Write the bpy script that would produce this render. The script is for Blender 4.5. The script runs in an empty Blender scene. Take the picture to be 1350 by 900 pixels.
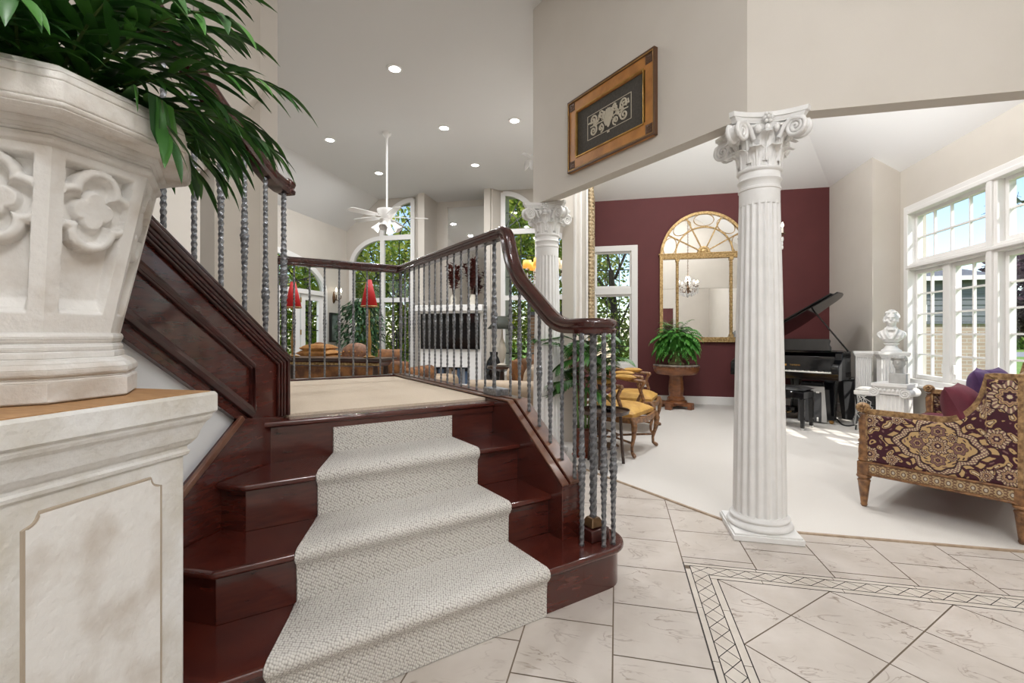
import bpy, bmesh, math, random
from mathutils import Vector, Matrix
random.seed(7)
PI=math.pi; R2=math.sqrt(2)
SC=bpy.context.scene; COL=SC.collection
# ---------------------------------------------------------------- camera model
# world axes follow the floor tiles; the camera stands at the origin, eye 1.15 m
TH=math.radians(12.73); CS=math.cos(TH); SN=math.sin(TH); F=611.0; EYE=1.15
def _ray(u):
    a=(u-675)/F; return a*CS-SN, a*SN+CS
def onY(u,v,Y):
    dx,dy=_ray(u); d=Y/dy; return Vector((dx*d,Y,EYE-(v-441)/F*d))
def onX(u,v,X):
    dx,dy=_ray(u); d=X/dx; return Vector((X,dy*d,EYE-(v-441)/F*d))
def onZ(u,v,z):
    d=F*(EYE-z)/(v-441); dx,dy=_ray(u); return Vector((dx*d,dy*d,z))
def atd(u,v,d):
    dx,dy=_ray(u); return Vector((dx*d,dy*d,EYE-(v-441)/F*d))
def st(s,t,z=0.0):          # stair axes: s across, t up the flight (45 degrees to the tiles)
    return Vector(((s-t)/R2,(s+t)/R2,z))
# ---------------------------------------------------------------- materials
MATS={}
def _nodes(name):
    m=bpy.data.materials.new(name); m.use_nodes=True
    nt=m.node_tree; b=nt.nodes['Principled BSDF']; MATS[name]=m
    return m,nt,b
def mat(name,c1,c2=None,rough=.5,metal=0,scale=8,bump=0,bscale=None,stretch=(1,1,1),coat=0,detail=4,spec=.5,
        lo=.35,hi=.65,island=None,emit=None,estr=0,trans=0,voro=False,sss=0):
    m,nt,b=_nodes(name); L=nt.links
    b.inputs['Base Color'].default_value=(*c1,1); b.inputs['Roughness'].default_value=rough
    b.inputs['Metallic'].default_value=metal; b.inputs['Coat Weight'].default_value=coat
    b.inputs['Coat Roughness'].default_value=.08
    b.inputs['Specular IOR Level'].default_value=spec
    if emit: b.inputs['Emission Color'].default_value=(*emit,1); b.inputs['Emission Strength'].default_value=estr
    if trans: b.inputs['Transmission Weight'].default_value=trans
    tc=nt.nodes.new('ShaderNodeTexCoord'); mp=nt.nodes.new('ShaderNodeMapping')
    mp.inputs['Scale'].default_value=stretch; L.new(tc.outputs['Object'],mp.inputs['Vector'])
    if c2 or island:
        rp=nt.nodes.new('ShaderNodeValToRGB'); rp.color_ramp.elements[0].color=(*c1,1)
        rp.color_ramp.elements[1].color=(*(c2 or c1),1)
        if island:
            g=nt.nodes.new('ShaderNodeNewGeometry'); L.new(g.outputs['Random Per Island'],rp.inputs['Fac'])
            if len(island)>0:
                rp.color_ramp.elements[0].position=0; rp.color_ramp.elements[1].position=1
                for p,c in island:
                    e=rp.color_ramp.elements.new(p); e.color=(*c,1)
        else:
            rp.color_ramp.elements[0].position=lo; rp.color_ramp.elements[1].position=hi
            if voro:
                n=nt.nodes.new('ShaderNodeTexVoronoi'); n.inputs['Scale'].default_value=scale
                L.new(mp.outputs['Vector'],n.inputs['Vector']); L.new(n.outputs['Distance'],rp.inputs['Fac'])
            else:
                n=nt.nodes.new('ShaderNodeTexNoise'); n.inputs['Scale'].default_value=scale; n.inputs['Detail'].default_value=detail
                L.new(mp.outputs['Vector'],n.inputs['Vector']); L.new(n.outputs['Fac'],rp.inputs['Fac'])
        L.new(rp.outputs['Color'],b.inputs['Base Color'])
    if bump:
        if voro:
            n2=nt.nodes.new('ShaderNodeTexVoronoi'); out='Distance'
        else:
            n2=nt.nodes.new('ShaderNodeTexNoise'); out='Fac'; n2.inputs['Detail'].default_value=detail
        n2.inputs['Scale'].default_value=bscale or scale
        L.new(mp.outputs['Vector'],n2.inputs['Vector'])
        bp=nt.nodes.new('ShaderNodeBump'); bp.inputs['Strength'].default_value=bump; bp.inputs['Distance'].default_value=.01
        if voro: bp.invert=True
        L.new(n2.outputs[out],bp.inputs['Height']); L.new(bp.outputs['Normal'],b.inputs['Normal'])
    return m
def mat_glass(name,tint=(1,1,1),gl=.06):
    m=bpy.data.materials.new(name); m.use_nodes=True; nt=m.node_tree; nt.nodes.clear()
    o=nt.nodes.new('ShaderNodeOutputMaterial'); x=nt.nodes.new('ShaderNodeMixShader'); x.inputs[0].default_value=gl
    t=nt.nodes.new('ShaderNodeBsdfTransparent'); t.inputs[0].default_value=(*tint,1)
    g=nt.nodes.new('ShaderNodeBsdfGlossy'); g.inputs['Roughness'].default_value=.03
    nt.links.new(t.outputs[0],x.inputs[1]); nt.links.new(g.outputs[0],x.inputs[2]); nt.links.new(x.outputs[0],o.inputs[0])
    MATS[name]=m; return m
def mat_vcol(name,rough=.8,bump=.25,bscale=260,coat=0):
    m,nt,b=_nodes(name); a=nt.nodes.new('ShaderNodeAttribute'); a.attribute_name='Col'
    nt.links.new(a.outputs['Color'],b.inputs['Base Color']); b.inputs['Roughness'].default_value=rough
    n=nt.nodes.new('ShaderNodeTexNoise'); n.inputs['Scale'].default_value=bscale
    tc=nt.nodes.new('ShaderNodeTexCoord'); nt.links.new(tc.outputs['Object'],n.inputs['Vector'])
    bp=nt.nodes.new('ShaderNodeBump'); bp.inputs['Strength'].default_value=bump; bp.inputs['Distance'].default_value=.004
    nt.links.new(n.outputs['Fac'],bp.inputs['Height']); nt.links.new(bp.outputs['Normal'],b.inputs['Normal'])
    return m
def mat_runner(name):   # looped pile in staggered rows, on the runner's own UV
    m,nt,b=_nodes(name); L=nt.links; uv=nt.nodes.new('ShaderNodeUVMap'); uv.uv_map='UVMap'
    mp=nt.nodes.new('ShaderNodeMapping'); mp.inputs['Scale'].default_value=(125,95,1); mp.inputs['Rotation'].default_value=(0,0,.5)
    L.new(uv.outputs['UV'],mp.inputs['Vector']); v=nt.nodes.new('ShaderNodeTexVoronoi'); v.voronoi_dimensions='2D'; v.inputs['Scale'].default_value=1; v.inputs['Randomness'].default_value=.42
    L.new(mp.outputs['Vector'],v.inputs['Vector']); rp=nt.nodes.new('ShaderNodeValToRGB')
    rp.color_ramp.elements[0].position=.30; rp.color_ramp.elements[0].color=(.69,.665,.625,1); rp.color_ramp.elements[1].position=.72; rp.color_ramp.elements[1].color=(.30,.28,.25,1)
    L.new(v.outputs['Distance'],rp.inputs['Fac']); L.new(rp.outputs['Color'],b.inputs['Base Color']); b.inputs['Roughness'].default_value=.95
    bp=nt.nodes.new('ShaderNodeBump'); bp.invert=True; bp.inputs['Strength'].default_value=.7; bp.inputs['Distance'].default_value=.006
    L.new(v.outputs['Distance'],bp.inputs['Height']); L.new(bp.outputs['Normal'],b.inputs['Normal']); return m
def mat_leaf(name,stops):   # thin leaves: part diffuse, part translucent
    m=bpy.data.materials.new(name); m.use_nodes=True; nt=m.node_tree; nt.nodes.clear(); N=nt.nodes.new; L=nt.links
    g=N('ShaderNodeNewGeometry'); rp=N('ShaderNodeValToRGB'); L.new(g.outputs['Random Per Island'],rp.inputs['Fac'])
    while len(rp.color_ramp.elements)<len(stops): rp.color_ramp.elements.new(.5)
    for e,(p,c) in zip(rp.color_ramp.elements,stops): e.position=p; e.color=(*c,1)
    d=N('ShaderNodeBsdfDiffuse'); t=N('ShaderNodeBsdfTranslucent'); x=N('ShaderNodeMixShader'); o=N('ShaderNodeOutputMaterial')
    for s in (d,t): L.new(rp.outputs['Color'],s.inputs['Color'])
    L.new(d.outputs[0],x.inputs[1]); L.new(t.outputs[0],x.inputs[2]); L.new(x.outputs[0],o.inputs[0]); MATS[name]=m; return m
def mat_tile(name,c1,c2,c3):   # mottled stone tile with thin broken veins and specks
    m,nt,b=_nodes(name); N=nt.nodes.new; L=nt.links; tc=N('ShaderNodeTexCoord')
    n1=N('ShaderNodeTexNoise'); n1.inputs['Scale'].default_value=5; n1.inputs['Detail'].default_value=9; L.new(tc.outputs['Object'],n1.inputs['Vector'])
    r1=N('ShaderNodeValToRGB'); r1.color_ramp.elements[0].position=.35; r1.color_ramp.elements[0].color=(*c1,1); r1.color_ramp.elements[1].position=.72; r1.color_ramp.elements[1].color=(*c2,1); L.new(n1.outputs['Fac'],r1.inputs['Fac'])
    mp=N('ShaderNodeMapping'); mp.inputs['Scale'].default_value=(1,2.2,1); mp.inputs['Rotation'].default_value=(0,0,.6); L.new(tc.outputs['Object'],mp.inputs['Vector'])
    n2=N('ShaderNodeTexNoise'); n2.inputs['Scale'].default_value=4.5; n2.inputs['Detail'].default_value=7; n2.inputs['Distortion'].default_value=1.2; L.new(mp.outputs['Vector'],n2.inputs['Vector'])
    r2=N('ShaderNodeValToRGB'); e=r2.color_ramp.elements; e[0].position=.480; e[0].color=(0,0,0,1); e[1].position=.520; e[1].color=(0,0,0,1); k=e.new(.5); k.color=(1,1,1,1); L.new(n2.outputs['Fac'],r2.inputs['Fac'])
    n3=N('ShaderNodeTexNoise'); n3.inputs['Scale'].default_value=6; n3.inputs['Detail'].default_value=4; L.new(tc.outputs['Object'],n3.inputs['Vector'])
    r3=N('ShaderNodeValToRGB'); r3.color_ramp.elements[0].position=.47; r3.color_ramp.elements[0].color=(0,0,0,1); r3.color_ramp.elements[1].position=.62; r3.color_ramp.elements[1].color=(.75,.75,.75,1); L.new(n3.outputs['Fac'],r3.inputs['Fac'])
    mu=N('ShaderNodeMath'); mu.operation='MULTIPLY'; L.new(r2.outputs['Color'],mu.inputs[0]); L.new(r3.outputs['Color'],mu.inputs[1])
    mx_=N('ShaderNodeMixRGB'); L.new(mu.outputs[0],mx_.inputs['Fac']); L.new(r1.outputs['Color'],mx_.inputs['Color1']); mx_.inputs['Color2'].default_value=(*c3,1)
    L.new(mx_.outputs['Color'],b.inputs['Base Color']); b.inputs['Roughness'].default_value=.33; return m
def mat_brick(name,c1,c2,mortar,scale=1):
    m,nt,b=_nodes(name); tc=nt.nodes.new('ShaderNodeTexCoord'); mp=nt.nodes.new('ShaderNodeMapping')
    mp.inputs['Rotation'].default_value=(PI/2,0,0)
    br=nt.nodes.new('ShaderNodeTexBrick'); br.inputs['Color1'].default_value=(*c1,1); br.inputs['Color2'].default_value=(*c2,1)
    br.inputs['Mortar'].default_value=(*mortar,1); br.inputs['Scale'].default_value=1
    br.inputs['Brick Width'].default_value=.24*scale; br.inputs['Row Height'].default_value=.085*scale; br.inputs['Mortar Size'].default_value=.008*scale
    nt.links.new(tc.outputs['Object'],mp.inputs['Vector']); nt.links.new(mp.outputs['Vector'],br.inputs['Vector'])
    nt.links.new(br.outputs['Color'],b.inputs['Base Color']); b.inputs['Roughness'].default_value=.9
    return m
mat('wall_paint',(.60,.56,.505),(.58,.54,.485),.85,scale=3,bump=.05,bscale=180)
mat('pale_paint',(.74,.76,.78),None,.8,bump=.04,bscale=200)
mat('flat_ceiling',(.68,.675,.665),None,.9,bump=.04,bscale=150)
mat('groove_shade',(.36,.30,.23),None,.9)
mat('ceiling_paint',(.88,.88,.875),None,.9,bump=.04,bscale=150)
mat('maroon_paint',(.105,.021,.022),(.096,.019,.020),.7,scale=4,bump=.05,bscale=200)
mat('white_trim',(.80,.79,.775),None,.4)
mat('white_plaster',(.80,.795,.785),(.76,.755,.74),.5,scale=14,bump=.08,bscale=60)
mat('carpet',(.655,.628,.592),(.58,.553,.515),.95,scale=260,bump=.35,bscale=260)
mat('landing_pile',(.74,.63,.50),(.66,.55,.43),.95,scale=170,bump=.4,bscale=170)
mat_runner('runner_pile')
mat_tile('tile',(.54,.492,.447),(.46,.41,.362),(.20,.15,.115))
mat('tile_border',(.58,.535,.475),(.51,.46,.40),.32,scale=9,detail=8)
mat('grout',(.17,.13,.095),None,.9)
mat('grout_dark',(.035,.03,.028),None,.7)
mat('mahogany',(.047,.0085,.0065),(.088,.0165,.0095),.26,scale=9,stretch=(1.2,1.2,7),coat=.6,detail=5,lo=.25,hi=.75)
mat('mahogany_dark',(.030,.0065,.005),(.06,.012,.009),.30,scale=4,stretch=(1,1,6),coat=.45)
mat('mahogany_rail',(.032,.008,.0065),(.055,.012,.009),.20,scale=5,stretch=(3,3,3),coat=.5)
mat('mahogany_tan',(.19,.085,.045),(.12,.045,.025),.30,scale=4,stretch=(3,3,3),coat=.4)
mat('wrought_iron',(.30,.31,.33),(.13,.135,.145),.34,metal=.7,scale=60,bump=.35,bscale=90)
mat('cast_stone',(.68,.665,.64),(.49,.44,.385),.85,scale=9,detail=12,lo=.45,hi=.72,bump=.35,bscale=45)
mat('stone_rim',(.70,.67,.63),(.46,.39,.32),.85,scale=11,detail=11,lo=.45,hi=.75,bump=.4,bscale=60)
mat('plinth_stone',(.665,.66,.645),(.50,.465,.40),.88,scale=8,detail=12,lo=.4,hi=.72,bump=.4,bscale=55)
mat('slab_wood',(.42,.235,.10),(.33,.17,.07),.6,scale=20,stretch=(1,6,1))
mat('palm_leaf',(.016,.065,.014),(.075,.22,.035),.42,scale=5,island=[(.5,(.036,.125,.020))],bump=.1,bscale=40)
mat('palm_stem',(.06,.10,.02),None,.5)
mat('fern_leaf',(.035,.16,.02),(.13,.38,.06),.5,island=[(.5,(.065,.25,.035))])
mat('edge_oak',(.40,.31,.22),(.30,.22,.15),.5,scale=20)
mat('cane_green',(.10,.20,.05),(.16,.27,.08),.5,scale=20)
mat('plant_leaf',(.02,.08,.015),(.07,.19,.03),.45,island=[(.5,(.035,.12,.02))])
mat('ficus_leaf',(.015,.06,.02),(.08,.20,.08),.4,island=[(.5,(.018,.06,.02))])
mat_leaf('tree_leaf',[(0,(.13,.22,.035)),(.4,(.26,.38,.055)),(.75,(.45,.52,.08)),(1,(.62,.60,.16))])
mat_leaf('tree_leaf_dark',[(0,(.07,.14,.03)),(1,(.25,.34,.09))])
mat_leaf('purple_leaf',[(0,(.06,.035,.05)),(.6,(.16,.10,.13)),(1,(.34,.25,.28))])
mat('pine_needle',(.02,.05,.02),(.05,.1,.04),.6,island=[])
mat('bark',(.07,.05,.035),(.03,.022,.016),.9,scale=14)
mat('grass',(.22,.34,.05),(.13,.24,.035),.9,scale=2)
mat('asphalt',(.30,.30,.31),None,.9)
mat_brick('tan_brick',(.46,.345,.27),(.38,.28,.215),(.50,.47,.43))
mat('grey_siding',(.20,.215,.225),(.15,.16,.17),.7,scale=3,stretch=(.2,.2,14))
mat_brick('tan_brick_big',(.42,.25,.15),(.33,.19,.115),(.45,.40,.35),1.0)
mat('shingle',(.17,.18,.20),(.12,.125,.14),.9,scale=14,stretch=(1,1,6))
mat('gilt',(.62,.44,.21),(.34,.21,.08),.4,metal=.6,scale=40,bump=.3,bscale=70)
mat('gilt_pale',(.64,.52,.34),(.36,.25,.13),.55,metal=.15,scale=26,bump=.7,bscale=36)
mat('frame_wood',(.50,.215,.045),(.34,.135,.027),.32,scale=9,stretch=(1,1,1),coat=.3)
mat('frame_dark',(.10,.045,.018),None,.4)
mat('mat_board',(.072,.064,.052),(.052,.046,.038),.9,scale=60)
mat('relief_tan',(.52,.47,.37),None,.8)
m=mat('mirror_glass',(.93,.93,.92),None,.015,metal=1)
mat('glass_black',(.004,.004,.005),None,.12)
mat('piano_black',(.004,.004,.005),None,.07,coat=.15,spec=.4)
mat('grey_plaster',(.46,.455,.44),(.40,.395,.38),.8,scale=20,bump=.1,bscale=60)
mat('satin_black',(.012,.012,.013),None,.35)
mat('cast_gold',(.55,.33,.09),(.38,.2,.05),.3,metal=.8,scale=12)
mat('ivory',(.85,.83,.77),None,.3)
mat('grey_box',(.055,.057,.06),(.04,.04,.043),.6,scale=120)
mat('silver_edge',(.55,.55,.54),None,.35,metal=.6)
mat('cable_white',(.78,.77,.74),None,.5)
mat('cable_black',(.02,.02,.02),None,.5)
mat('carved_wood',(.30,.145,.055),(.11,.046,.018),.42,scale=30,bump=.7,bscale=55,coat=.2)
mat('carved_gold',(.43,.265,.115),(.16,.08,.032),.5,scale=45,bump=.8,bscale=60)
mat('table_wood',(.27,.105,.038),(.15,.05,.018),.32,scale=8,stretch=(1,1,3),coat=.3)
mat('dark_wood',(.045,.020,.012),(.025,.011,.007),.32,coat=.3,scale=9)
mat('stone_top',(.10,.08,.07),(.28,.24,.2),.25,scale=14,detail=9)
mat('urn_stone',(.40,.34,.19),(.22,.18,.09),.85,scale=18,bump=.5,bscale=60)
mat('gold_fabric',(.62,.37,.095),(.44,.23,.05),.55,scale=11,bump=.25,bscale=80)
mat('plum_velvet',(.10,.010,.024),(.18,.03,.05),.7,scale=6,bump=.15,bscale=200)
mat('plum_dark',(.06,.025,.10),(.12,.05,.16),.65,scale=14)
mat('rust_fabric',(.31,.135,.042),(.10,.038,.016),.75,scale=8,bump=.3,bscale=60)
mat('gold_cushion',(.40,.19,.04),(.25,.10,.02),.6,scale=16,bump=.2,bscale=70)
mat('brown_tuft',(.16,.072,.038),(.30,.15,.085),.6,scale=18)
mat('tan_leather',(.47,.37,.265),(.36,.26,.17),.55,scale=7)
mat('brown_cushion',(.14,.072,.040),(.26,.13,.055),.75,scale=11)
mat('maroon_fabric',(.055,.010,.012),(.12,.03,.03),.65,scale=20)
mat('red_shade',(.42,.006,.007),None,.6,emit=(1,.02,.02),estr=.05)
mat('lamp_gold',(.42,.24,.08),None,.35,metal=.7)
mat('olive_shade',(.035,.04,.03),None,.7)
mat('cream_shade',(.80,.70,.52),None,.7,emit=(1,.82,.55),estr=.35)
mat('amber_shade',(.85,.45,.08),None,.6,emit=(1,.5,.09),estr=.55)
mat('flame_bulb',(1,.9,.75),None,.4,emit=(1,.86,.66),estr=9)
mat('lens_glow',(1,1,1),None,.4,emit=(1,.97,.92),estr=14)
mat('crystal',(.85,.86,.88),None,.08,spec=.9,coat=.6)
mat('bronze',(.10,.055,.025),(.16,.09,.04),.4,metal=.6,scale=30)
mat('terracotta',(.20,.058,.028),(.11,.032,.018),.35,scale=6,stretch=(1,1,4))
mat('fan_white',(.80,.79,.77),None,.35)
mat('hearth_dark',(.02,.022,.028),None,.5)
mat('book_blue',(.06,.10,.17),None,.6); mat('book_tan',(.36,.25,.17),None,.6); mat('book_grey',(.25,.26,.28),None,.6)
mat('ceramic',(.62,.58,.50),None,.3)
mat('burgundy_plant',(.075,.012,.012),(.13,.03,.02),.6,island=[])
mat('twig',(.08,.05,.035),None,.9)
mat('photo_print',(.05,.075,.07),(.30,.36,.33),.3,scale=4)
mat('plate_white',(.80,.79,.76),None,.4)
mat('red_pot',(.28,.05,.02),None,.3)
mat_vcol('brocade',.85); mat_vcol('carved_band',.5,.5,80)
mat_glass('window_glass',(1,1,1),.045)
# ---------------------------------------------------------------- mesh builder
class MB:
    def __init__(s): s.v=[]; s.f=[]; s.M=Matrix.Identity(4)
    def add(s,vs,fs):
        o=len(s.v); M=s.M; s.v+=[M@Vector(v) for v in vs]; s.f+=[tuple(i+o for i in f) for f in fs]; return s
    def at(s,x=0,y=0,z=0,rz=0,rx=0,ry=0):
        s.M=Matrix.Translation((x,y,z))@Matrix.Rotation(rz,4,'Z')@Matrix.Rotation(ry,4,'Y')@Matrix.Rotation(rx,4,'X'); return s
    def bb(s,x0,x1,y0,y1,z0,z1):
        s.nb=getattr(s,'nb',0)+1; e=(s.nb%11)*.00011; x0-=e;x1+=e;y0-=e;y1+=e;z0-=e;z1+=e
        return s.add([(x0,y0,z0),(x1,y0,z0),(x1,y1,z0),(x0,y1,z0),(x0,y0,z1),(x1,y0,z1),(x1,y1,z1),(x0,y1,z1)],
            [(0,3,2,1),(4,5,6,7),(0,1,5,4),(1,2,6,5),(2,3,7,6),(3,0,4,7)])
    def box(s,c,d): return s.bb(c[0]-d[0]/2,c[0]+d[0]/2,c[1]-d[1]/2,c[1]+d[1]/2,c[2]-d[2]/2,c[2]+d[2]/2)
    def prism(s,pts,z0,z1):
        n=len(pts); vs=[(p[0],p[1],z0) for p in pts]+[(p[0],p[1],z1) for p in pts]
        return s.add(vs,[tuple(range(n))[::-1],tuple(range(n,2*n))]+[(i,(i+1)%n,n+(i+1)%n,n+i) for i in range(n)])
    def taper(s,lo,hi):   # two rings of equal count, 3-d points
        n=len(lo); return s.add(list(lo)+list(hi),[tuple(range(n))[::-1],tuple(range(n,2*n))]+[(i,(i+1)%n,n+(i+1)%n,n+i) for i in range(n)])
    def prismX(s,pts,x0,x1):  # polygon in (y,z)
        n=len(pts); vs=[(x0,p[0],p[1]) for p in pts]+[(x1,p[0],p[1]) for p in pts]
        return s.add(vs,[tuple(range(n)),tuple(range(n,2*n))[::-1]]+[(i,n+i,n+(i+1)%n,(i+1)%n) for i in range(n)])
    def prismY(s,pts,y0,y1):  # polygon in (x,z)
        n=len(pts); vs=[(p[0],y0,p[1]) for p in pts]+[(p[0],y1,p[1]) for p in pts]
        return s.add(vs,[tuple(range(n)),tuple(range(n,2*n))[::-1]]+[(i,n+i,n+(i+1)%n,(i+1)%n) for i in range(n)])
    def lathe(s,prof,n=28,cap=True,rf=None):
        vs=[];fs=[]
        for r,z in prof:
            for k in range(n):
                a=2*PI*k/n; q=r*(rf(a,z) if rf else 1); vs.append((q*math.cos(a),q*math.sin(a),z))
        for j in range(len(prof)-1):
            for k in range(n): fs.append((j*n+k,j*n+(k+1)%n,(j+1)*n+(k+1)%n,(j+1)*n+k))
        if cap: fs.append(tuple(range(n))[::-1]); fs.append(tuple(range((len(prof)-1)*n,len(prof)*n)))
        return s.add(vs,fs)
    def sweep(s,prof,pts,up=None,closed=False,scl=None):
        pts=[Vector(p) for p in pts]; n=len(prof); vs=[];fs=[]; N=len(pts); side=None
        for i,p in enumerate(pts):
            a=pts[(i-1)%N] if (closed or i>0) else p; b=pts[(i+1)%N] if (closed or i<N-1) else p
            t=(b-a).normalized()
            if up is not None:
                sd=t.cross(Vector(up)).normalized()
            else:
                if side is None:
                    sd=t.cross(Vector((0,0,1)) if abs(t.z)<.9 else Vector((0,1,0))).normalized()
                else: sd=(side-t*side.dot(t)).normalized()
            side=sd; uu=sd.cross(t); k=1
            if (closed or 0<i<N-1) and up is not None:
                d1=(p-a).normalized(); c=max(.45,math.sqrt(max(0,(1+d1.dot((b-p).normalized()))/2)))
                k=1/c
            q=scl(i/(N-1)) if scl else 1
            for x,y in prof: vs.append(p+sd*x*k*q+uu*y*q)
        M=N if closed else N-1
        for i in range(M):
            for k in range(n): fs.append((i*n+k,((i+1)%N)*n+k,((i+1)%N)*n+(k+1)%n,i*n+(k+1)%n))
        if not closed: fs.append(tuple(range(n))); fs.append(tuple(range((N-1)*n,N*n))[::-1])
        return s.add(vs,fs)
    def tube(s,pts,r,n=8,closed=False,scl=None):
        return s.sweep([(r*math.cos(2*PI*k/n),r*math.sin(2*PI*k/n)) for k in range(n)],pts,None,closed,scl)
    def ball(s,c,r,n=14,m=9):
        if not hasattr(r,'__len__'): r=(r,r,r)
        vs=[];fs=[]
        for j in range(m+1):
            ph=PI*j/m
            for k in range(n): vs.append((c[0]+r[0]*math.sin(ph)*math.cos(2*PI*k/n),c[1]+r[1]*math.sin(ph)*math.sin(2*PI*k/n),c[2]-r[2]*math.cos(ph)))
        for j in range(m):
            for k in range(n): fs.append((j*n+k,j*n+(k+1)%n,(j+1)*n+(k+1)%n,(j+1)*n+k))
        return s.add(vs,fs)
    def grid(s,fn,nu,nv,cu=False):
        vs=[fn(i/(nu if cu else nu-1),j/(nv-1)) for j in range(nv) for i in range(nu)]; fs=[]
        for j in range(nv-1):
            for i in range(nu if cu else nu-1): fs.append((j*nu+i,j*nu+(i+1)%nu,(j+1)*nu+(i+1)%nu,(j+1)*nu+i))
        return s.add(vs,fs)
    def cushion(s,c,d,n=14,p=2.6,rz=0,rx=0,ry=0,pinch=1):   # pillow
        M=s.M; s.M=M@Matrix.Translation(c)@Matrix.Rotation(rz,4,'Z')@Matrix.Rotation(ry,4,'Y')@Matrix.Rotation(rx,4,'X')
        for sg in (1,-1):
            def fn(u,v,sg=sg):
                x=2*u-1;y=2*v-1; h=max(0,(1-abs(x)**p)*(1-abs(y)**p))**.5
                k=1-.06*pinch*(1-abs(x)**2)*(abs(y)**4); k2=1-.06*pinch*(1-abs(y)**2)*(abs(x)**4)
                return (x*d[0]/2*k2,y*d[1]/2*k,sg*h*d[2]/2)
            s.grid(fn,n,n)
        s.M=M; return s
    def leaf(s,b,d,up,L,w,droop=.3,n=5,fold=.25):
        b=Vector(b);d=Vector(d).normalized();up=Vector(up); sd=d.cross(up)
        if sd.length<1e-3: sd=d.cross(Vector((1,0,0)))
        sd.normalize(); vs=[];fs=[];p=b.copy();dd=d.copy()
        for i in range(n+1):
            t=i/n; q=w*(math.sin(PI*min(1,(t*.92+.06))**.75)) if i<n else 0
            nrm=sd.cross(dd)
            vs+=[p-sd*q/2+nrm*q*fold,p.copy(),p+sd*q/2+nrm*q*fold]
            if i<n:
                dd=(dd+Vector((0,0,-droop/n))).normalized(); p=p+dd*L/n
        for i in range(n):
            k=i*3; fs+=[(k,k+3,k+4,k+1),(k+1,k+4,k+5,k+2)]
        return s.add(vs,fs)
    def build(s,name,m,parent=None,world=False,bev=0,seg=2,smooth=35,sub=0,kind=None,remesh=0,solid=0):
        vs=s.v
        if world and parent is not None:
            iv=WM[parent].inverted(); vs=[iv@v for v in vs]
        me=bpy.data.meshes.new(name); me.from_pydata([tuple(v) for v in vs],[],s.f)
        if not getattr(s,'raw',False):
            bm=bmesh.new(); bm.from_mesh(me); bmesh.ops.recalc_face_normals(bm,faces=bm.faces[:]); bm.to_mesh(me); bm.free()
        me.materials.append(MATS[m]); me.validate()
        if smooth:
            for p in me.polygons: p.use_smooth=True
            me.set_sharp_from_angle(angle=math.radians(smooth))
        o=bpy.data.objects.new(name,me); COL.objects.link(o)
        if parent is not None:
            o.parent=parent; WM[o]=WM[parent]
        else: WM[o]=Matrix.Identity(4)
        if remesh:
            r=o.modifiers.new('r','REMESH'); r.mode='VOXEL'; r.voxel_size=remesh; r.use_smooth_shade=True
            sm=o.modifiers.new('s','SMOOTH'); sm.factor=.5; sm.iterations=3
        if solid:
            q=o.modifiers.new('t','SOLIDIFY'); q.thickness=solid; q.offset=0
        if bev:
            b=o.modifiers.new('b','BEVEL'); b.width=bev; b.segments=seg; b.limit_method='ANGLE'; b.angle_limit=math.radians(40)
        if sub:
            q=o.modifiers.new('u','SUBSURF'); q.levels=sub; q.render_levels=sub
        if kind: o['kind']=kind
        return o
WM={}
def thing(name,label,cat,loc=(0,0,0),rz=0,group=None):
    o=bpy.data.objects.new(name,None); COL.objects.link(o); o.location=loc; o.rotation_euler=(0,0,rz)
    o.empty_display_size=.1
    o['label']=label; o['category']=cat
    if group: o['group']=group
    WM[o]=Matrix.Translation(loc)@Matrix.Rotation(rz,4,'Z'); return o
def tag(o,label,cat,group=None,kind=None):
    o['label']=label; o['category']=cat
    if group: o['group']=group
    if kind: o['kind']=kind
    return o
def dup(root,loc,rz=0,label=None,scale=None):
    r=root.copy(); COL.objects.link(r); r.location=loc; r.rotation_euler=(0,0,rz)
    if scale: r.scale=(scale,scale,scale)
    if label: r['label']=label
    for ch in list(root.children):
        c=ch.copy(); COL.objects.link(c); c.parent=r
        for g in list(ch.children):
            d=g.copy(); COL.objects.link(d); d.parent=c
    return r
def struct(name,mb,m,**k):
    return mb.build(name,m,kind='structure',**k)
def mframe(o,ex,nrm):   # matrix: local x along ex, local y = -nrm (into wall), z up
    ex=Vector(ex).normalized(); ny=-Vector(nrm).normalized(); ez=Vector((0,0,1))
    return Matrix(((ex.x,ny.x,ez.x,o[0]),(ex.y,ny.y,ez.y,o[1]),(ex.z,ny.z,ez.z,o[2]),(0,0,0,1)))
def clip(poly,n,c):     # keep n.p<=c
    out=[]
    for i in range(len(poly)):
        a=poly[i];b=poly[(i+1)%len(poly)]; da=n[0]*a[0]+n[1]*a[1]-c; db=n[0]*b[0]+n[1]*b[1]-c
        if da<=0: out.append(a)
        if da*db<0:
            t=da/(da-db); out.append((a[0]+(b[0]-a[0])*t,a[1]+(b[1]-a[1])*t))
    return out
def rect(x0,x1,y0,y1): return [(x0,y0),(x1,y0),(x1,y1),(x0,y1)]
LIT=dict(rec=27,liv=8,up=75,gch=18,fan=4,foy=24,foyer_fill=125,living_fill=43,sun=5.0,sky=.25,exp=0.03)
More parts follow.
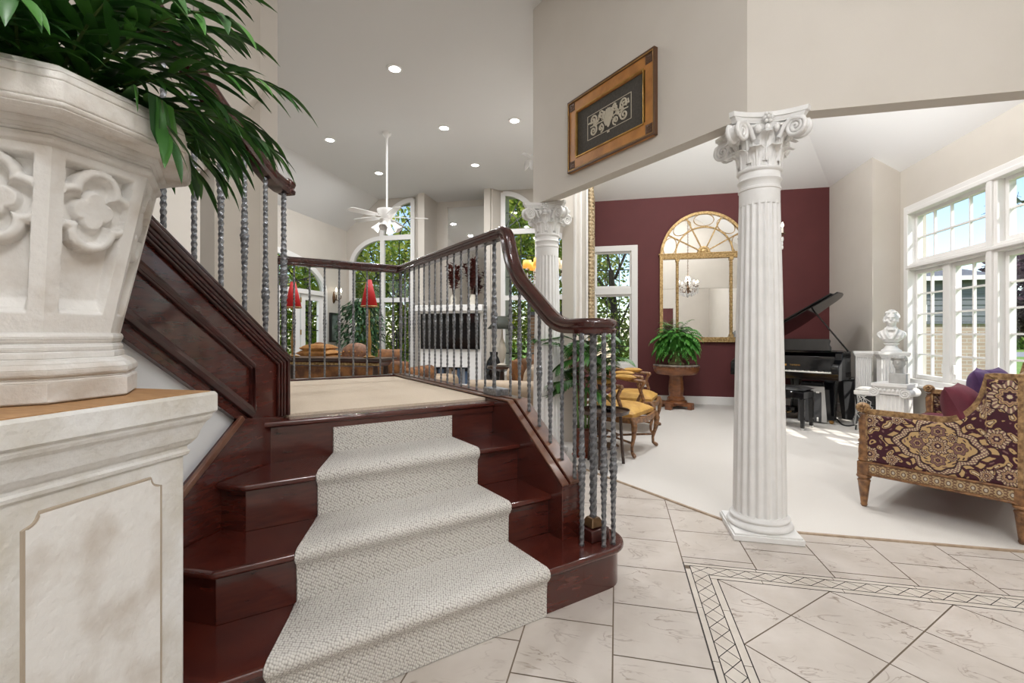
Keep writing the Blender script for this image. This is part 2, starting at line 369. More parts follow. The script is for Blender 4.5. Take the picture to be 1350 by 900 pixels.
# ================================================================ floors
tiles=MB(); border=MB(); lat=MB()
G=.0028
def in_foyer(poly):
    out=[]
    p=clip(clip(clip(clip(poly,(0,1),2.985),(1,0),3.53),(-1,0),1.62),(0,-1),2.5)
    if len(p)>2: out.append(p)
    p=clip(clip(clip(poly,(0,-1),-2.985),(1,1),3.735),(-1,0),2.2)
    if len(p)>2: out.append(p)
    return out
def emit(mb,poly,z=0):
    for p in in_foyer(poly):
        mb.add([(x,y,z) for x,y in p],[tuple(range(len(p)))])
def shrink(x0,x1,y0,y1,g=G): return rect(x0+g,x1-g,y0+g,y1-g)
for k in range(-8,12):
    x0=-.014+.341*k; off=1.705+(.1667 if k%2 else 0)
    for n in range(-15,14):
        y0=off+.3333*n; q=shrink(x0,x0+.341,y0,y0+.3333)
        if x0>.3: q=clip(q,(0,-1),-(2.475+G))
        if len(q)>2: emit(tiles,q)
BX0,BY1,BX1,BY0=.327,2.475,3.25,-1.6
for i in range(10):      # outer and inner cream strips, cut in lengths
    x=BX0+i*.333; emit(border,clip(shrink(x,x+.333,BY1-.027,BY1,.0014),(1,0),BX1)); 
    emit(border,clip(clip(shrink(x,x+.333,BY1-.135,BY1-.103,.0014),(-1,0),-(BX0+.103)),(1,0),BX1))
    y=BY1-.06-i*.333
    emit(border,clip(shrink(BX0,BX0+.027,y-.333,y,.0014),(0,1),BY1-.0285)); emit(border,clip(shrink(BX0+.103,BX0+.135,y-.333,y,.0014),(0,1),BY1-.137))
emit(border,rect(BX0+.0285,BX1,BY1-.1015,BY1-.0285)); emit(border,rect(BX0+.0285,BX0+.1015,BY0,BY1-.1015))
def strip(a,b,w=.0016,z=.0006):
    a=Vector(a);b=Vector(b); n=Vector((-(b-a).y,(b-a).x)).normalized()*w
    lat.add([(a.x-n.x,a.y-n.y,z),(b.x-n.x,b.y-n.y,z),(b.x+n.x,b.y+n.y,z),(a.x+n.x,a.y+n.y,z)],[(0,1,2,3)])
pz=.0855
for i in range(32):
    x=BX0+.0285+i*pz
    if x+pz<BX1: strip((x,BY1-.0285),(x+pz,BY1-.1015)); strip((x,BY1-.1015),(x+pz,BY1-.0285))
    y=BY1-.1015-i*pz
    strip((BX0+.0285,y),(BX0+.1015,y-pz)); strip((BX0+.1015,y),(BX0+.0285,y-pz))
for dx in (.027,.103,.1345): strip((BX0+dx,BY0),(BX0+dx,BY1-dx),.002)
for dy in (.027,.103,.1345): strip((BX0+dy,BY1-dy),(BX1,BY1-dy),.002)
strip((BX0,BY0),(BX0,BY1),.003); strip((BX0,BY1),(BX1,BY1),.0022)
IX,IY=BX0+.137,BY1-.137
for i in range(-8,20):       # diagonal tiles inside the border
    for j in range(-20,10):
        a=2.802+.467*i; b=1.408+.467*j; g=G*1.4   # x+y in [a,a+.467], y-x in [b,b+.467]
        q=[((a+g-b-g)/2,(a+g+b+g)/2),((a+.467-g-b-g)/2,(a+.467-g+b+g)/2),((a+.467-g-b-.467+g)/2,(a+.467-g+b+.467-g)/2),((a+g-b-.467+g)/2,(a+g+b+.467-g)/2)]
        q=clip(clip(clip(q,(-1,0),-IX),(0,1),IY),(1,0),BX1)
        if len(q)>2: emit(tiles,q)
for mb in (tiles,border,lat): mb.raw=True
fl=struct('floor',tiles,'tile',smooth=0)
b_=border.build('tile_border','tile_border',fl,smooth=0); lat.build('border_lattice','grout_dark',b_,smooth=0)
g=MB(); g.bb(-3,3.6,-2.6,3.3,-.05,-.002); g.bb(-2.2,.9,3.0,6,-.05,-.0021); g.build('grout_bed','grout',fl,smooth=0)
# carpets
c=MB(); c.prism([(.752,2.985),(3.55,2.985),(3.55,8.2),(-.5,8.2),(-.5,4.235)],-.04,.008); struct('floor_living',c,'carpet',smooth=0)
c=MB(); c.prism([(-.5,4.24),(-.5,9.8),(-6.3,9.8),(-6.3,.5),(-2.62,.5),(-2.62,3.32),(-1.98,4.03),(-1.98,5.70)],-.04,.008); struct('floor_great',c,'carpet',smooth=0)
c=MB(); c.sweep([(-.012,-.002),(-.009,.009),(0,.012),(.009,.009),(.012,-.002)],[(3.5,2.985,0),(.745,2.985,0),(-1.95,5.68,0)],up=(0,0,1)); struct('trim_1',c,'edge_oak')
c=MB(); c.prism(rect(-30,120,-30,160),-1.3,-.9); struct('ground',c,'grass',smooth=0)
# ================================================================ walls
def wall(name,axis,c0,c1,lo,hi,z0,z1,ops,m,extra=None):
    mb=MB(); br=sorted({lo,hi}|{x for o in ops for x in o[:2] if lo<x<hi})
    for a,b in zip(br,br[1:]):
        mid=(a+b)/2; segs=[(z0,z1)]
        for o in ops:
            if o[0]<mid<o[1]:
                segs=[q for s0,s1 in segs for q in ((s0,min(s1,o[2])),(max(s0,o[3]),s1)) if q[1]-q[0]>1e-4]
        for s0,s1 in segs:
            if axis=='Y': mb.bb(a,b,c0,c1,s0,s1)
            else: mb.bb(c0,c1,a,b,s0,s1)
    if extra: extra(mb)
    return struct(name,mb,m,smooth=0)
TOP=4.8
# header walls carried by the columns
h=MB(); h.prism([(.725,2.87),(3.6,2.87),(3.6,2.98),(.771,2.98)],2.39,TOP); struct('wall_header_front',h,'wall_paint',smooth=0)
h=MB(); h.prism([(.725,2.87),(.771,2.98),(-.702,4.453),(-.78,4.375)],2.39,TOP); struct('wall_header_diagonal',h,'wall_paint',smooth=0)
h=MB(); h.prism([(-.78,4.375),(-.702,4.453),(-.45,4.95),(-.57,4.95)],2.39,TOP); struct('wall_header_side',h,'wall_paint',smooth=0)
# living room
wall('wall_maroon','Y',8.1,8.25,-.6,3.34,-.1,TOP,[(-.42,.30,.66,2.60)],'maroon_paint')
wall('wall_side','X',3.22,3.36,6.862,8.1,-.1,TOP,[],'wall_paint')
wall('wall_return','Y',6.862,7.0,3.36,3.6,-.1,TOP,[],'wall_paint')
wall('wall_window','X',3.53,3.68,-3.2,6.86,-.1,TOP,[(4.07,6.62,.62,2.63)],'wall_paint')
wall('wall_partition','X',-.57,-.45,4.95,9.8,-.1,TOP,[],'wall_paint')
t=MB()
for y,w in ((4.955,.012),(5.76,.018),(7.02,.028)): t.bb(-.45,-.42,y,y+w,0,TOP-.5)
struct('lit_edge_strips',t,'white_trim',bev=.012)  # white strips stand in for the window-lit edges along the wall
b=MB(); b.bb(-.45,3.22,8.078,8.1,.008,.14); b.bb(3.198,3.22,6.86,8.08,.008,.14); b.bb(3.2,3.53,6.838,6.86,.008,.14); b.bb(3.508,3.53,3,6.84,.008,.14); b.bb(-.45,-.43,5,8.08,.008,.14)
struct('baseboard_living',b,'white_trim',bev=.006)
# living ceiling: two planes rising from the walls to a flat top
zM=lambda Y:3.44+.457*(8.1-Y); zW=lambda X:3.44+.70*(3.22-X)
CX=1.563;CY=5.562;CZ=4.6; ex=3.72; ey=8.1-.70/.457*(3.22-ex)
c=MB(); c.add([(-.6,8.3,zM(8.3)),(ex,8.3,zM(8.3)),(3.22,8.1,3.44),(CX,CY,CZ),(-.6,CY,CZ),(ex,2.9,zW(ex)),(ex,8.3,zW(ex)),(CX,2.9,CZ),(-.6,2.9,CZ)],
  [(0,1,2,3,4)]); c.add([(3.22,8.1,3.44),(3.22-.13,8.3,zW(3.09)),(ex,8.3,zW(ex)),(ex,2.9,zW(ex)),(CX,2.9,CZ),(CX,CY,CZ)],[(0,1,2,3,4,5)])
c.add([(-.6,CY,CZ),(CX,CY,CZ),(CX,2.9,CZ),(-.6,2.9,CZ)],[(0,1,2,3)])
struct('ceiling_living',c,'ceiling_paint',smooth=0)
# great room + foyer ceiling
c=MB(); Z=4.26
c.add([(-5.34,-3.4,Z),(-.5,-3.4,Z),(-.5,10.4,Z),(-5.34,10.4,Z)],[(0,1,2,3)])
c.add([(-.5,-3.4,Z),(3.7,-3.4,Z),(3.7,2.9,Z),(-.5,2.9,Z)],[(0,1,2,3)])
c.add([(-.5,2.9,Z),(.71,2.9,Z),(-.5,4.11,Z)],[(0,1,2)])
c.add([(-6.3,-3.4,3.462),(-5.34,-3.4,Z),(-5.34,10.4,Z),(-6.3,10.4,3.462)],[(0,1,2,3)])
struct('ceiling_great',c,'flat_ceiling',smooth=0)
c=MB(); c.bb(-6.5,3.9,-3.6,10.6,TOP,TOP+.15); struct('roof',c,'shingle',smooth=0)  # unseen slab added to stop sky light leaking in above the ceilings
# great room walls
WY=9.74
def arc(x0,zs,x1,zt,n=14):   # quarter ellipse from (x0,zs) upright to (x1,zt) level
    return [(x0+(x1-x0)*(1-math.cos(PI/2*i/n)),zs+(zt-zs)*math.sin(PI/2*i/n)) for i in range(n+1)]
MXC=-3.44
def mx(x): return 2*MXC-x
def spand(mb,sgn):
    f=(lambda x:x) if sgn>0 else mx
    for x0,x1,zs,zt in ((-6.03,-5.24,2.74,3.36),(-5.24,-4.49,3.36,4.19)):
        p=arc(x0,zs,x1,zt)
        for a,b in zip(p,p[1:]): mb.prismY([(f(a[0]),a[1]),(f(b[0]),b[1]),(f(b[0]),zt),(f(a[0]),zt)],WY,WY+.15)
wall('wall_great_back','Y',WY,WY+.15,-6.3,-4.2,-.1,TOP,[(-6.03,-5.24,.35,3.36),(-5.24,-4.49,.35,4.19)],'wall_paint',lambda m:spand(m,1))
wall('wall_great_right','Y',WY,WY+.15,-2.68,-.45,-.1,TOP,[(mx(-4.49),mx(-5.24),.35,4.19),(mx(-5.24),mx(-6.03),.35,3.36)],'wall_paint',lambda m:spand(m,-1))
ch=MB()
for f in (lambda x:x,mx):
    ch.prism([(f(-4.46),9.76),(f(-4.30),9.56),(f(-4.26),9.56),(f(-4.26),9.50),(f(-4.12),9.50),(f(-4.12),10.4),(f(-4.46),10.4)],-.1,TOP)
ch.bb(-4.15,-2.73,10.25,10.4,1.5,TOP)
struct('wall_niche',ch,'wall_paint',smooth=0)
AX=-6.17
def larch(mb):
    yc,hw,zs,rise=7.4,1.55,2.03,.74
    p=[(yc-hw*math.cos(PI*i/28),zs+rise*math.sin(PI*i/28)) for i in range(29)]
    for a,b in zip(p,p[1:]): mb.prismX([(a[0],a[1]),(b[0],b[1]),(b[0],zs+rise),(a[0],zs+rise)],AX-.15,AX)
wall('wall_left','X',AX-.15,AX,.4,9.8,-.1,TOP,[(5.85,8.95,.02,2.77)],'wall_paint',larch)
wall('wall_foyer_left','X',-2.82,-2.70,-3.3,1.9,-.1,TOP,[],'wall_paint')
wall('wall_great_front','Y',.4,.52,-6.3,-2.7,-.1,TOP,[],'wall_paint')
wall('wall_foyer_back','Y',-3.3,-3.2,-2.8,3.7,-.1,TOP,[(.6,2.2,0,2.2)],'wall_paint')
wall('wall_dining','Y',-6.2,-6.1,-1,5,-.1,2.6,[],'maroon_paint')
p=MB(); p.prism([(-2.70,2.66),(-2.70,3.08),(-2.615,3.165),(-2.72,3.27),(-2.82,3.17),(-2.82,2.66)],-.1,TOP); struct('wall_pier',p,'wall_paint',smooth=0)
p=MB(); p.prismX([(2.655,TOP),(2.655,2.36),(2.58,2.25),(1.905,2.25),(1.905,TOP)],-2.815,-2.705)
p.add([(-2.695,3.07,2.97),(-2.695,2.58,2.25),(-2.60,2.55,2.42),(-2.60,3.02,3.06),(-2.60,2.45,3.70),(-2.695,2.45,3.85)],[(0,1,2,3),(0,3,4,5),(1,5,4,2),(2,4,3)])
struct('wall_stair_head',p,'wall_paint',smooth=0)
# ================================================================ windows
def rp(w,d): return [(-w/2,-d/2),(w/2,-d/2),(w/2,d/2),(-w/2,d/2)]
# right-hand window (white)
def rbar(mb,y0,y1,z0,z1,x0,x1): mb.bb(x0,x1,y0,y1,z0,z1)
cas=MB(); x0,x1=3.49,3.53
for y0,y1,z0,z1 in ((6.62,6.72,.55,2.73),(3.97,4.07,.55,2.73),(3.97,6.72,2.63,2.73),(3.97,6.72,.55,.62)): rbar(cas,y0,y1,z0,z1,x0,x1)
for y0,y1,z0,z1 in ((6.61,6.66,.6,2.68),(4.03,4.08,.6,2.68),(4.03,6.66,2.62,2.67)): rbar(cas,y0,y1,z0,z1,3.475,3.56)
rbar(cas,3.93,6.76,.53,.56,3.42,3.56)
w=struct('window_1',cas,'white_trim',bev=.008)
fr=MB()
for y in (5.345,): rbar(fr,y-.075,y+.075,.60,2.65,3.50,3.64); rbar(fr,y-.03,y+.03,.60,2.65,3.48,3.64)
rbar(fr,4.05,6.64,1.93,2.02,3.50,3.64); rbar(fr,4.05,6.64,1.955,1.99,3.47,3.64)
for b0,b1 in ((5.42,6.62),(4.07,5.27)):
    m_=(b0+b1)/2; rbar(fr,m_-.055,m_+.055,.6,1.95,3.53,3.63)
    for a0,a1,z0,z1 in ((b0,b1,2.02,2.63),(b0,m_-.05,.62,1.93),(m_+.05,b1,.62,1.93)):
        rbar(fr,a0,a0+.045,z0,z1,3.56,3.62); rbar(fr,a1-.045,a1,z0,z1,3.56,3.62); rbar(fr,a0,a1,z0,z0+.05,3.56,3.62); rbar(fr,a0,a1,z1-.045,z1,3.56,3.62)
fr.build('window_frame','white_trim',w,bev=.006)
mu=MB(); gl=MB()
for b0,b1 in ((5.42,6.62),(4.07,5.27)):
    m_=(b0+b1)/2
    for a0,a1,z0,z1,nx,nz in ((b0,b1,2.02,2.63,4,2),(b0,m_-.05,.62,1.93,2,5),(m_+.05,b1,.62,1.93,2,5)):
        a0+=.045;a1-=.045;z0+=.05;z1-=.045
        for i in range(1,nx): y=a0+(a1-a0)*i/nx; rbar(mu,y-.009,y+.009,z0,z1,3.575,3.60)
        for i in range(1,nz): z=z0+(z1-z0)*i/nz; rbar(mu,a0,a1,z-.009,z+.009,3.575,3.60)
        gl.add([(3.59,a0,z0),(3.59,a1,z0),(3.59,a1,z1),(3.59,a0,z1)],[(0,1,2,3)])
mu.build('muntins','white_trim',w,smooth=0); gl.build('panes','window_glass',w,smooth=0)
lk=MB()
for y in (5.93,6.1,4.75): lk.bb(3.54,3.56,y-.012,y+.012,.72,.82)
lk.build('latch','white_trim',w,bev=.004)
# window beside the arched mirror
cas=MB(); y1=8.1
for a0,a1,z0,z1 in ((.24,.345,.60,2.66),(-.45,-.36,.60,2.66),(-.45,.345,2.56,2.66),(-.45,.345,.56,.66)): cas.bb(a0,a1,8.06,8.12,z0,z1)
cas.bb(-.44,.29,8.07,8.16,1.83,1.95)
w=struct('window_2',cas,'white_trim',bev=.008)
fr=MB(); gl=MB(); mu=MB()
for z0,z1,nz in ((1.95,2.56,2),(.66,1.83,4)):
    a0,a1=-.36,.24
    fr.bb(a0,a0+.03,8.10,8.16,z0,z1); fr.bb(a1-.03,a1,8.10,8.16,z0,z1); fr.bb(a0,a1,8.10,8.16,z0,z0+.03); fr.bb(a0,a1,8.10,8.16,z1-.03,z1)
    for i in range(1,3): x=a0+(a1-a0)*i/3; mu.bb(x-.007,x+.007,8.13,8.145,z0,z1)
    for i in range(1,nz): z=z0+(z1-z0)*i/nz; mu.bb(a0,a1,8.13,8.145,z-.007,z+.007)
    gl.add([(a0,8.14,z0),(a1,8.14,z0),(a1,8.14,z1),(a0,8.14,z1)],[(0,1,2,3)])
fr.build('window_frame','white_trim',w,bev=.004); mu.build('muntins','satin_black',w,smooth=0); gl.build('panes','window_glass',w,smooth=0)
# great room arched windows
def great_window(name,f):
    cas=MB(); pr=rp(.10,.07)
    cnt=[0]
    def P(q):
        cnt[0]+=1; return [(f(x),WY-.01-.0012*cnt[0],z) for x,z in q]
    cas.sweep(pr,P([(-6.03,.30),(-6.03,2.74)]+arc(-6.03,2.74,-5.24,3.36)[1:]),up=(0,1,0))
    cas.sweep(pr,P(arc(-5.26,3.36,-4.49,4.19)),up=(0,1,0))
    cas.sweep(pr,P([(-4.49,4.21),(-4.49,.30)]),up=(0,1,0)); cas.sweep(pr,P([(-5.24,.3),(-5.24,3.42)]),up=(0,1,0))
    cas.sweep(rp(.11,.07),P([(-5.28,3.36),(-4.46,3.36)]),up=(0,1,0)); cas.sweep(rp(.10,.07),P([(-6.05,1.94),(-4.46,1.94)]),up=(0,1,0)); cas.sweep(rp(.1,.07),P([(-6.05,.33),(-4.46,.33)]),up=(0,1,0))
    w=struct(name,cas,'white_trim')
    mu=MB(); q=rp(.016,.016)
    def Q(a):
        cnt[0]+=1; return [(f(x),WY+.05+.0006*cnt[0],z) for x,z in a]
    for x in (-4.865,): mu.sweep(q,Q([(x,.35),(x,3.3)]),up=(0,1,0))
    for x in (-5.75,-5.5): mu.sweep(q,Q([(x,.35),(x,1.9 if x<-5.7 else 1.9)]),up=(0,1,0))
    for z in (.75,1.15,1.55,2.4,2.85): mu.sweep(q,Q([(-6.0 if z<2.7 else -5.24,z),(-4.5,z)]),up=(0,1,0))
    c=(-5.28,1.98)   # radial bars of the lower quarter arch
    for an in (30,60): mu.sweep(q,Q([(-5.24-.3*math.cos(math.radians(an)),1.98+.4*math.sin(math.radians(an))),(-5.24-.76*math.cos(math.radians(an))*.98,2.0+1.33*math.sin(math.radians(an)))]),up=(0,1,0))
    mu.sweep(q,Q([(-5.24-.38*math.cos(PI/2*i/8),1.98+.6*math.sin(PI/2*i/8)) for i in range(9)]),up=(0,1,0))
    for an in (35,62): mu.sweep(q,Q([(-4.49,3.42),(-4.49-.73*math.cos(math.radians(an)),3.40+.76*math.sin(math.radians(an)))]),up=(0,1,0))
    mu.sweep(q,Q([(-4.49-.36*math.cos(PI/2*i/8),3.4+.4*math.sin(PI/2*i/8)) for i in range(9)]),up=(0,1,0))
    mu.build('muntins','satin_black',w,smooth=0)
    gl=MB(); gl.add([(f(x),WY+.07,z) for x,z in [(-6.03,.35),(-5.24,.35),(-5.24,3.36)]+arc(-6.03,2.74,-5.24,3.36)[-2::-1]],[tuple(range(3+14))])
    gl.add([(f(x),WY+.07,z) for x,z in [(-5.24,.35),(-4.49,.35),(-4.49,4.19)]+arc(-5.24,3.36,-4.49,4.19)[-2::-1]],[tuple(range(3+14))])
    gl.build('panes','window_glass',w,smooth=0)
great_window('window_3',lambda x:x); great_window('window_4',mx)
# arched french doors in the left wall
d=MB(); pr=rp(.11,.06); yc,hw,zs,ri=7.4,1.5,2.03,.70
d.sweep(pr,[(AX,yc-hw*math.cos(PI*i/28),zs+ri*math.sin(PI*i/28)) for i in range(29)],up=(1,0,0))
for y in (5.9,8.9): d.bb(AX-.03,AX+.03,y-.055,y+.055,0,2.1)
d.bb(AX-.10,AX+.03,5.86,8.94,1.98,2.07)
w=struct('door_1',d,'white_trim')
lf=MB(); gl=MB(); mu=MB()
for y0 in (5.95,6.69,7.42,8.16):
    y1_=y0+.70
    lf.bb(AX-.08,AX-.02,y0,y0+.13,.02,1.98); lf.bb(AX-.08,AX-.02,y1_-.13,y1_,.02,1.98); lf.bb(AX-.08,AX-.02,y0,y1_,.02,.28); lf.bb(AX-.08,AX-.02,y0,y1_,1.86,1.98)
    gl.add([(AX-.05,y0+.1,.28),(AX-.05,y1_-.1,.28),(AX-.05,y1_-.1,1.86),(AX-.05,y0+.1,1.86)],[(0,1,2,3)])
    mu.bb(AX-.06,AX-.04,(y0+y1_)/2-.008,(y0+y1_)/2+.008,.28,1.86)
    for z in (.6,.92,1.24,1.55): mu.bb(AX-.06,AX-.04,y0+.1,y1_-.1,z-.007,z+.007)
gl.add([(AX-.05,yc-hw*math.cos(PI*i/28),zs+ri*math.sin(PI*i/28)) for i in range(29)],[tuple(range(29))])
for i in (5,10,14,18,23): mu.sweep(rp(.016,.016),[(AX-.05,yc,zs),(AX-.05,yc-hw*math.cos(PI*i/28),zs+ri*math.sin(PI*i/28))],up=(1,0,0))
lf.build('door_leaf','white_trim',w,bev=.004); mu.build('muntins','satin_black',w,smooth=0); gl.build('panes','window_glass',w,smooth=0)
hg=MB()
for y in (6.65,7.39,8.12):
    for z in (.35,1.15,1.8): hg.bb(AX-.02,AX-.005,y+.01,y+.03,z,z+.1)
hg.build('door_hinge','lamp_gold',w)
# fireplace
f=MB(); f.bb(-4.12,-3.86,9.3,10.24,0,1.64); f.bb(-3.02,-2.76,9.3,10.24,0,1.64); f.bb(-3.86,-3.02,9.3,10.24,.46,1.64); f.bb(-3.86,-3.02,9.3,10.24,0,.10)
fp=thing('fireplace','white fireplace surround with a mantel shelf in the far room niche','fireplace',(-3.44,9.3,0))
f.build('surround','white_trim',fp,world=True,bev=.006)
f=MB(); f.bb(-4.20,-2.68,9.10,9.95,1.64,1.77); f.bb(-4.16,-2.72,9.18,9.9,1.60,1.64); f.build('mantel_shelf','white_trim',fp,world=True,bev=.01)
f=MB(); f.bb(-3.86,-3.02,9.85,9.95,.1,.46); f.build('firebox_back','hearth_dark',fp,world=True)
# ================================================================ staircase
RUN=.2747; T1=1.509; RISE=.19
LC={1:-.12,2:-.021,3:.0757}
sc=thing('staircase','red mahogany staircase of four wide steps up to a carpeted landing','staircase',(-.6,1.6,0))
def step_poly(k,inset):
    t=T1+RUN*(k-1); c=st(LC[k],t); dy=inset; 
    # offset both edges by the inset
    c2=Vector((c.x+inset*(1-R2),c.y+inset,0)) if inset else c
    back=t+RUN+.06
    a=st(1.36,t+inset); b=st(1.36,back); 
    return [(-1.53,c2.y),(c2.x,c2.y),(a.x,a.y),(b.x,b.y)]+[(st(LC[k],back).x-.3,st(LC[k],back).y-.3) if False else (-1.53,c2.y+.42)]
for k in (2,3):
    m=MB(); m.prism(step_poly(k,.028),RISE*(k-1),RISE*k-.028); m.build('riser','mahogany',sc,world=True,bev=.002)
    m=MB(); m.prism(step_poly(k,0),RISE*k-.028,RISE*k); m.build('tread','mahogany',sc,world=True,bev=.011,seg=3)
# bottom step with its round bullnose end
def bull(inset):
    t=T1; r=.155-inset; c=st(LC[1],t); c2=Vector((c.x+inset*(1-R2),c.y+inset))
    pts=[(-1.53,c2.y),(c2.x,c2.y)]
    for i in range(17):
        a=-PI/2+PI*i/16; q=st(1.49+r*math.cos(a),T1+.155+r*math.sin(a)); pts.append((q.x,q.y))
    q=st(1.3,T1+.31-inset); pts.append((q.x,q.y)); pts.append((-1.53,c2.y+.42)); return pts
m=MB(); m.prism(bull(.028),0,RISE-.03); m.build('riser','mahogany',sc,world=True,smooth=40)
m=MB(); m.prism(bull(0),RISE-.03,RISE); m.build('tread','mahogany',sc,world=True,bev=.012,seg=3)
# landing block, riser and nosing
t4=T1+3*RUN
def land(inset,sr=1.36): return [(-1.53,st(0,0).y+0)]
la=st(1.47,t4+.028); 
m=MB(); m.prism([(-1.53,-1.53+R2*(t4+.028)),(st(1.36,t4+.028).x,st(1.36,t4+.028).y),(st(1.36,4.18).x,st(1.36,4.18).y),(st(.54,4.18).x,st(.54,4.18).y),(-2.68,2.0),(-1.53,2.0)],0,.73)
m.build('landing_base','mahogany',sc,world=True)
m=MB(); m.prism([(-1.60,-1.60+R2*t4+.0),(st(1.36,t4).x,st(1.36,t4).y),(st(1.36,t4+.11).x,st(1.36,t4+.11).y),(-1.60,-1.60+R2*(t4+.11))],.73,.76); m.build('landing_nosing','mahogany',sc,world=True,bev=.011,seg=3)
m=MB(); q0=st(1.36,t4+.028); m.prism([(-1.50,-1.50+R2*(t4+.012)),(st(1.35,t4+.012).x,st(1.35,t4+.012).y),(q0.x,q0.y),(-1.50,-1.50+R2*(t4+.028))],.705,.73); m.build('scotia','mahogany',sc,world=True)
# right closed stringer: sloped curb with cap grooves, level round the landing
def stp(s,t,z): q=st(s,t); return (q.x,q.y,z)
m=MB(); S0,S1=1.352,1.47
prof=[(1.70,.17),(1.70,.444),(2.18,.775),(4.20,.775),(4.20,0),(1.75,0)]
vs=[stp(S0,t,z) for t,z in prof]+[stp(S1,t,z) for t,z in prof]; n=len(prof)
m.add(vs,[tuple(range(n)),tuple(range(n,2*n))[::-1]]+[(i,(i+1)%n,n+(i+1)%n,n+i) for i in range(n)])
m.build('closed_stringer','mahogany_tan' if False else 'mahogany',sc,world=True,bev=.004)
cp=MB()
for s0,s1,h in ((1.346,1.385,.010),(1.398,1.478,.014)):
    pr=[(1.695,.444),(2.182,.778),(4.20,.778)]
    for a,b in zip(pr,pr[1:]):
        v=[stp(s,t,z+dz) for t,z in (a,b) for s,dz in ((s0,0),(s1,0),(s1,h),(s0,h))]
        cp.add(v,[(0,1,2,3),(7,6,5,4),(0,4,5,1),(1,5,6,2),(2,6,7,3),(3,7,4,0)])
cp.build('stringer_cap','mahogany_tan',sc,world=True,bev=.003)
cp=MB()
for z,h in ((.775,.012),): 
    a=[(s,t) for s,t in ((1.40,4.13),(1.40,4.20),(.40,4.20),(.40,4.13))]
    cp.add([stp(s,t,z) for s,t in a]+[stp(s,t,z+.012) for s,t in a],[(0,1,2,3),(7,6,5,4),(0,4,5,1),(1,5,6,2),(2,6,7,3),(3,7,4,0)])
cp.add([stp(s,t,z) for z in (.72,.79) for s,t in ((1.30,4.12),(1.47,4.12),(1.47,4.21),(1.30,4.21))],[(0,1,2,3),(7,6,5,4),(0,4,5,1),(1,5,6,2),(2,6,7,3),(3,7,4,0)])
cp.add([stp(s,t,z) for z in (.0,.778) for s,t in ((.40,4.13),(1.47,4.13),(1.47,4.22),(.40,4.22))],[(0,1,2,3),(7,6,5,4),(0,4,5,1),(1,5,6,2),(2,6,7,3),(3,7,4,0)])
cp.build('landing_curb','mahogany_dark',sc,world=True,bev=.003)
# left skirt board on the foyer wall
m=MB(); m.prismX([(1.92,.76),(1.92,0),(.70,0),(.70,.02),(1.393,.60),(1.64,.80)],-1.56,-1.53); m.build('skirt_board','mahogany',sc,world=True,bev=.003)
m=MB(); m.sweep([(-.012,-.008),(.012,-.008),(.012,.010),(-.012,.010)],[(-1.525,.70,.02),(-1.525,1.393,.60),(-1.525,1.64,.805)],up=(1,0,0)); m.build('skirt_cap','mahogany_tan',sc,world=True,bev=.003)
# upper flight: panelled stringer facing the foyer
zt=lambda y:1.033+.745*(1.92-y); zb=lambda y:.795+.752*(1.63-y)
YE=-.9
uf=thing('upper_stair_flight','mahogany panelled upper stair flight rising leftward behind the stone urn','staircase',(-1.6,1.2,0))
m=MB(); m.prismX([(1.92,.76),(1.92,1.02),(YE,zt(YE)-.02),(YE,zb(YE)),(1.63,.795),(1.70,.76)],-1.62,-1.545); m.build('stringer','mahogany',uf,world=True,bev=.002)
# stacked cap mouldings follow the slope, then turn down the end
def mold(x,off,w,d,name,mt='mahogany_dark'):
    m=MB(); yv=1.92-off; pts=[(x,YE,zt(YE)-off*1.25),(x,yv,1.033-off*.33),(x,yv,.77)]
    m.sweep([(-w/2,-d/2),(-w/2,d/2),(0,d/2+.004),(w/2,d/2),(w/2,-d/2)],pts,up=(1,0,0)); return m
mm=MB()
for off,w,d in ((.010,.018,.042),(.029,.013,.030),(.044,.011,.022),(.058,.010,.012)):
    a=mold(-1.535,off,w,d,'x'); mm.v+=a.v and [] or []; o=len(mm.v); mm.add(a.v,a.f)
mm.build('cap_moulding','mahogany_dark',uf,world=True,bev=.003)
m=MB(); m.sweep(rp(.09,.014),[(-1.58,YE,zt(YE)+.0),(-1.58,1.925,1.036),(-1.58,1.93,.77)],up=(1,0,0)); m.v=[]; m.f=[]
m.prismX([(1.93,1.03),(1.93,1.045),(YE,zt(YE)+.015),(YE,zt(YE)-.01)],-1.63,-1.515); m.build('top_rail','mahogany_dark',uf,world=True,bev=.004)
m=MB()
za=lambda y:1.016+.74*(1.712-y); zc=lambda y:.808+.765*(1.712-y)
for w,d,k in ((.019,.024,0),(.010,.014,.014)):
    pp=[(-1.54,.25,za(.25)-k*1.2),(-1.54,1.712-k,1.016-k*.45),(-1.54,1.712-k,.808+k*1.2),(-1.54,.25,zc(.25)+k*1.1)]
    m.sweep([(-w/2,-d/2),(-w/2,d/2),(0,d/2+.005),(w/2,d/2),(w/2,-d/2)],pp,up=(1,0,0),closed=True)
m.build('panel_moulding','mahogany_dark',uf,world=True,bev=.003)
m=MB(); m.sweep([(-.012,-.01),(.012,-.01),(.012,.012),(-.012,.012)],[(-1.54,YE,zb(YE)+.01),(-1.54,1.63,.805)],up=(1,0,0)); m.build('lower_moulding','mahogany',uf,world=True,bev=.003)
m=MB()
for i in range(14):
    y=1.86-.255*i; z=.76+.19*(i+1); m.bb(-2.69,-1.60,y-.30,y,z-.19,z) if z<2.9 else None
m.build('steps','mahogany',uf,world=True)
w_=MB(); w_.prismX([(1.63,.80),(1.92,.76),(1.92,0),(YE,0),(YE,zb(YE)),],-1.64,-1.565); struct('wall_under_stairs',w_,'pale_paint',smooth=0)
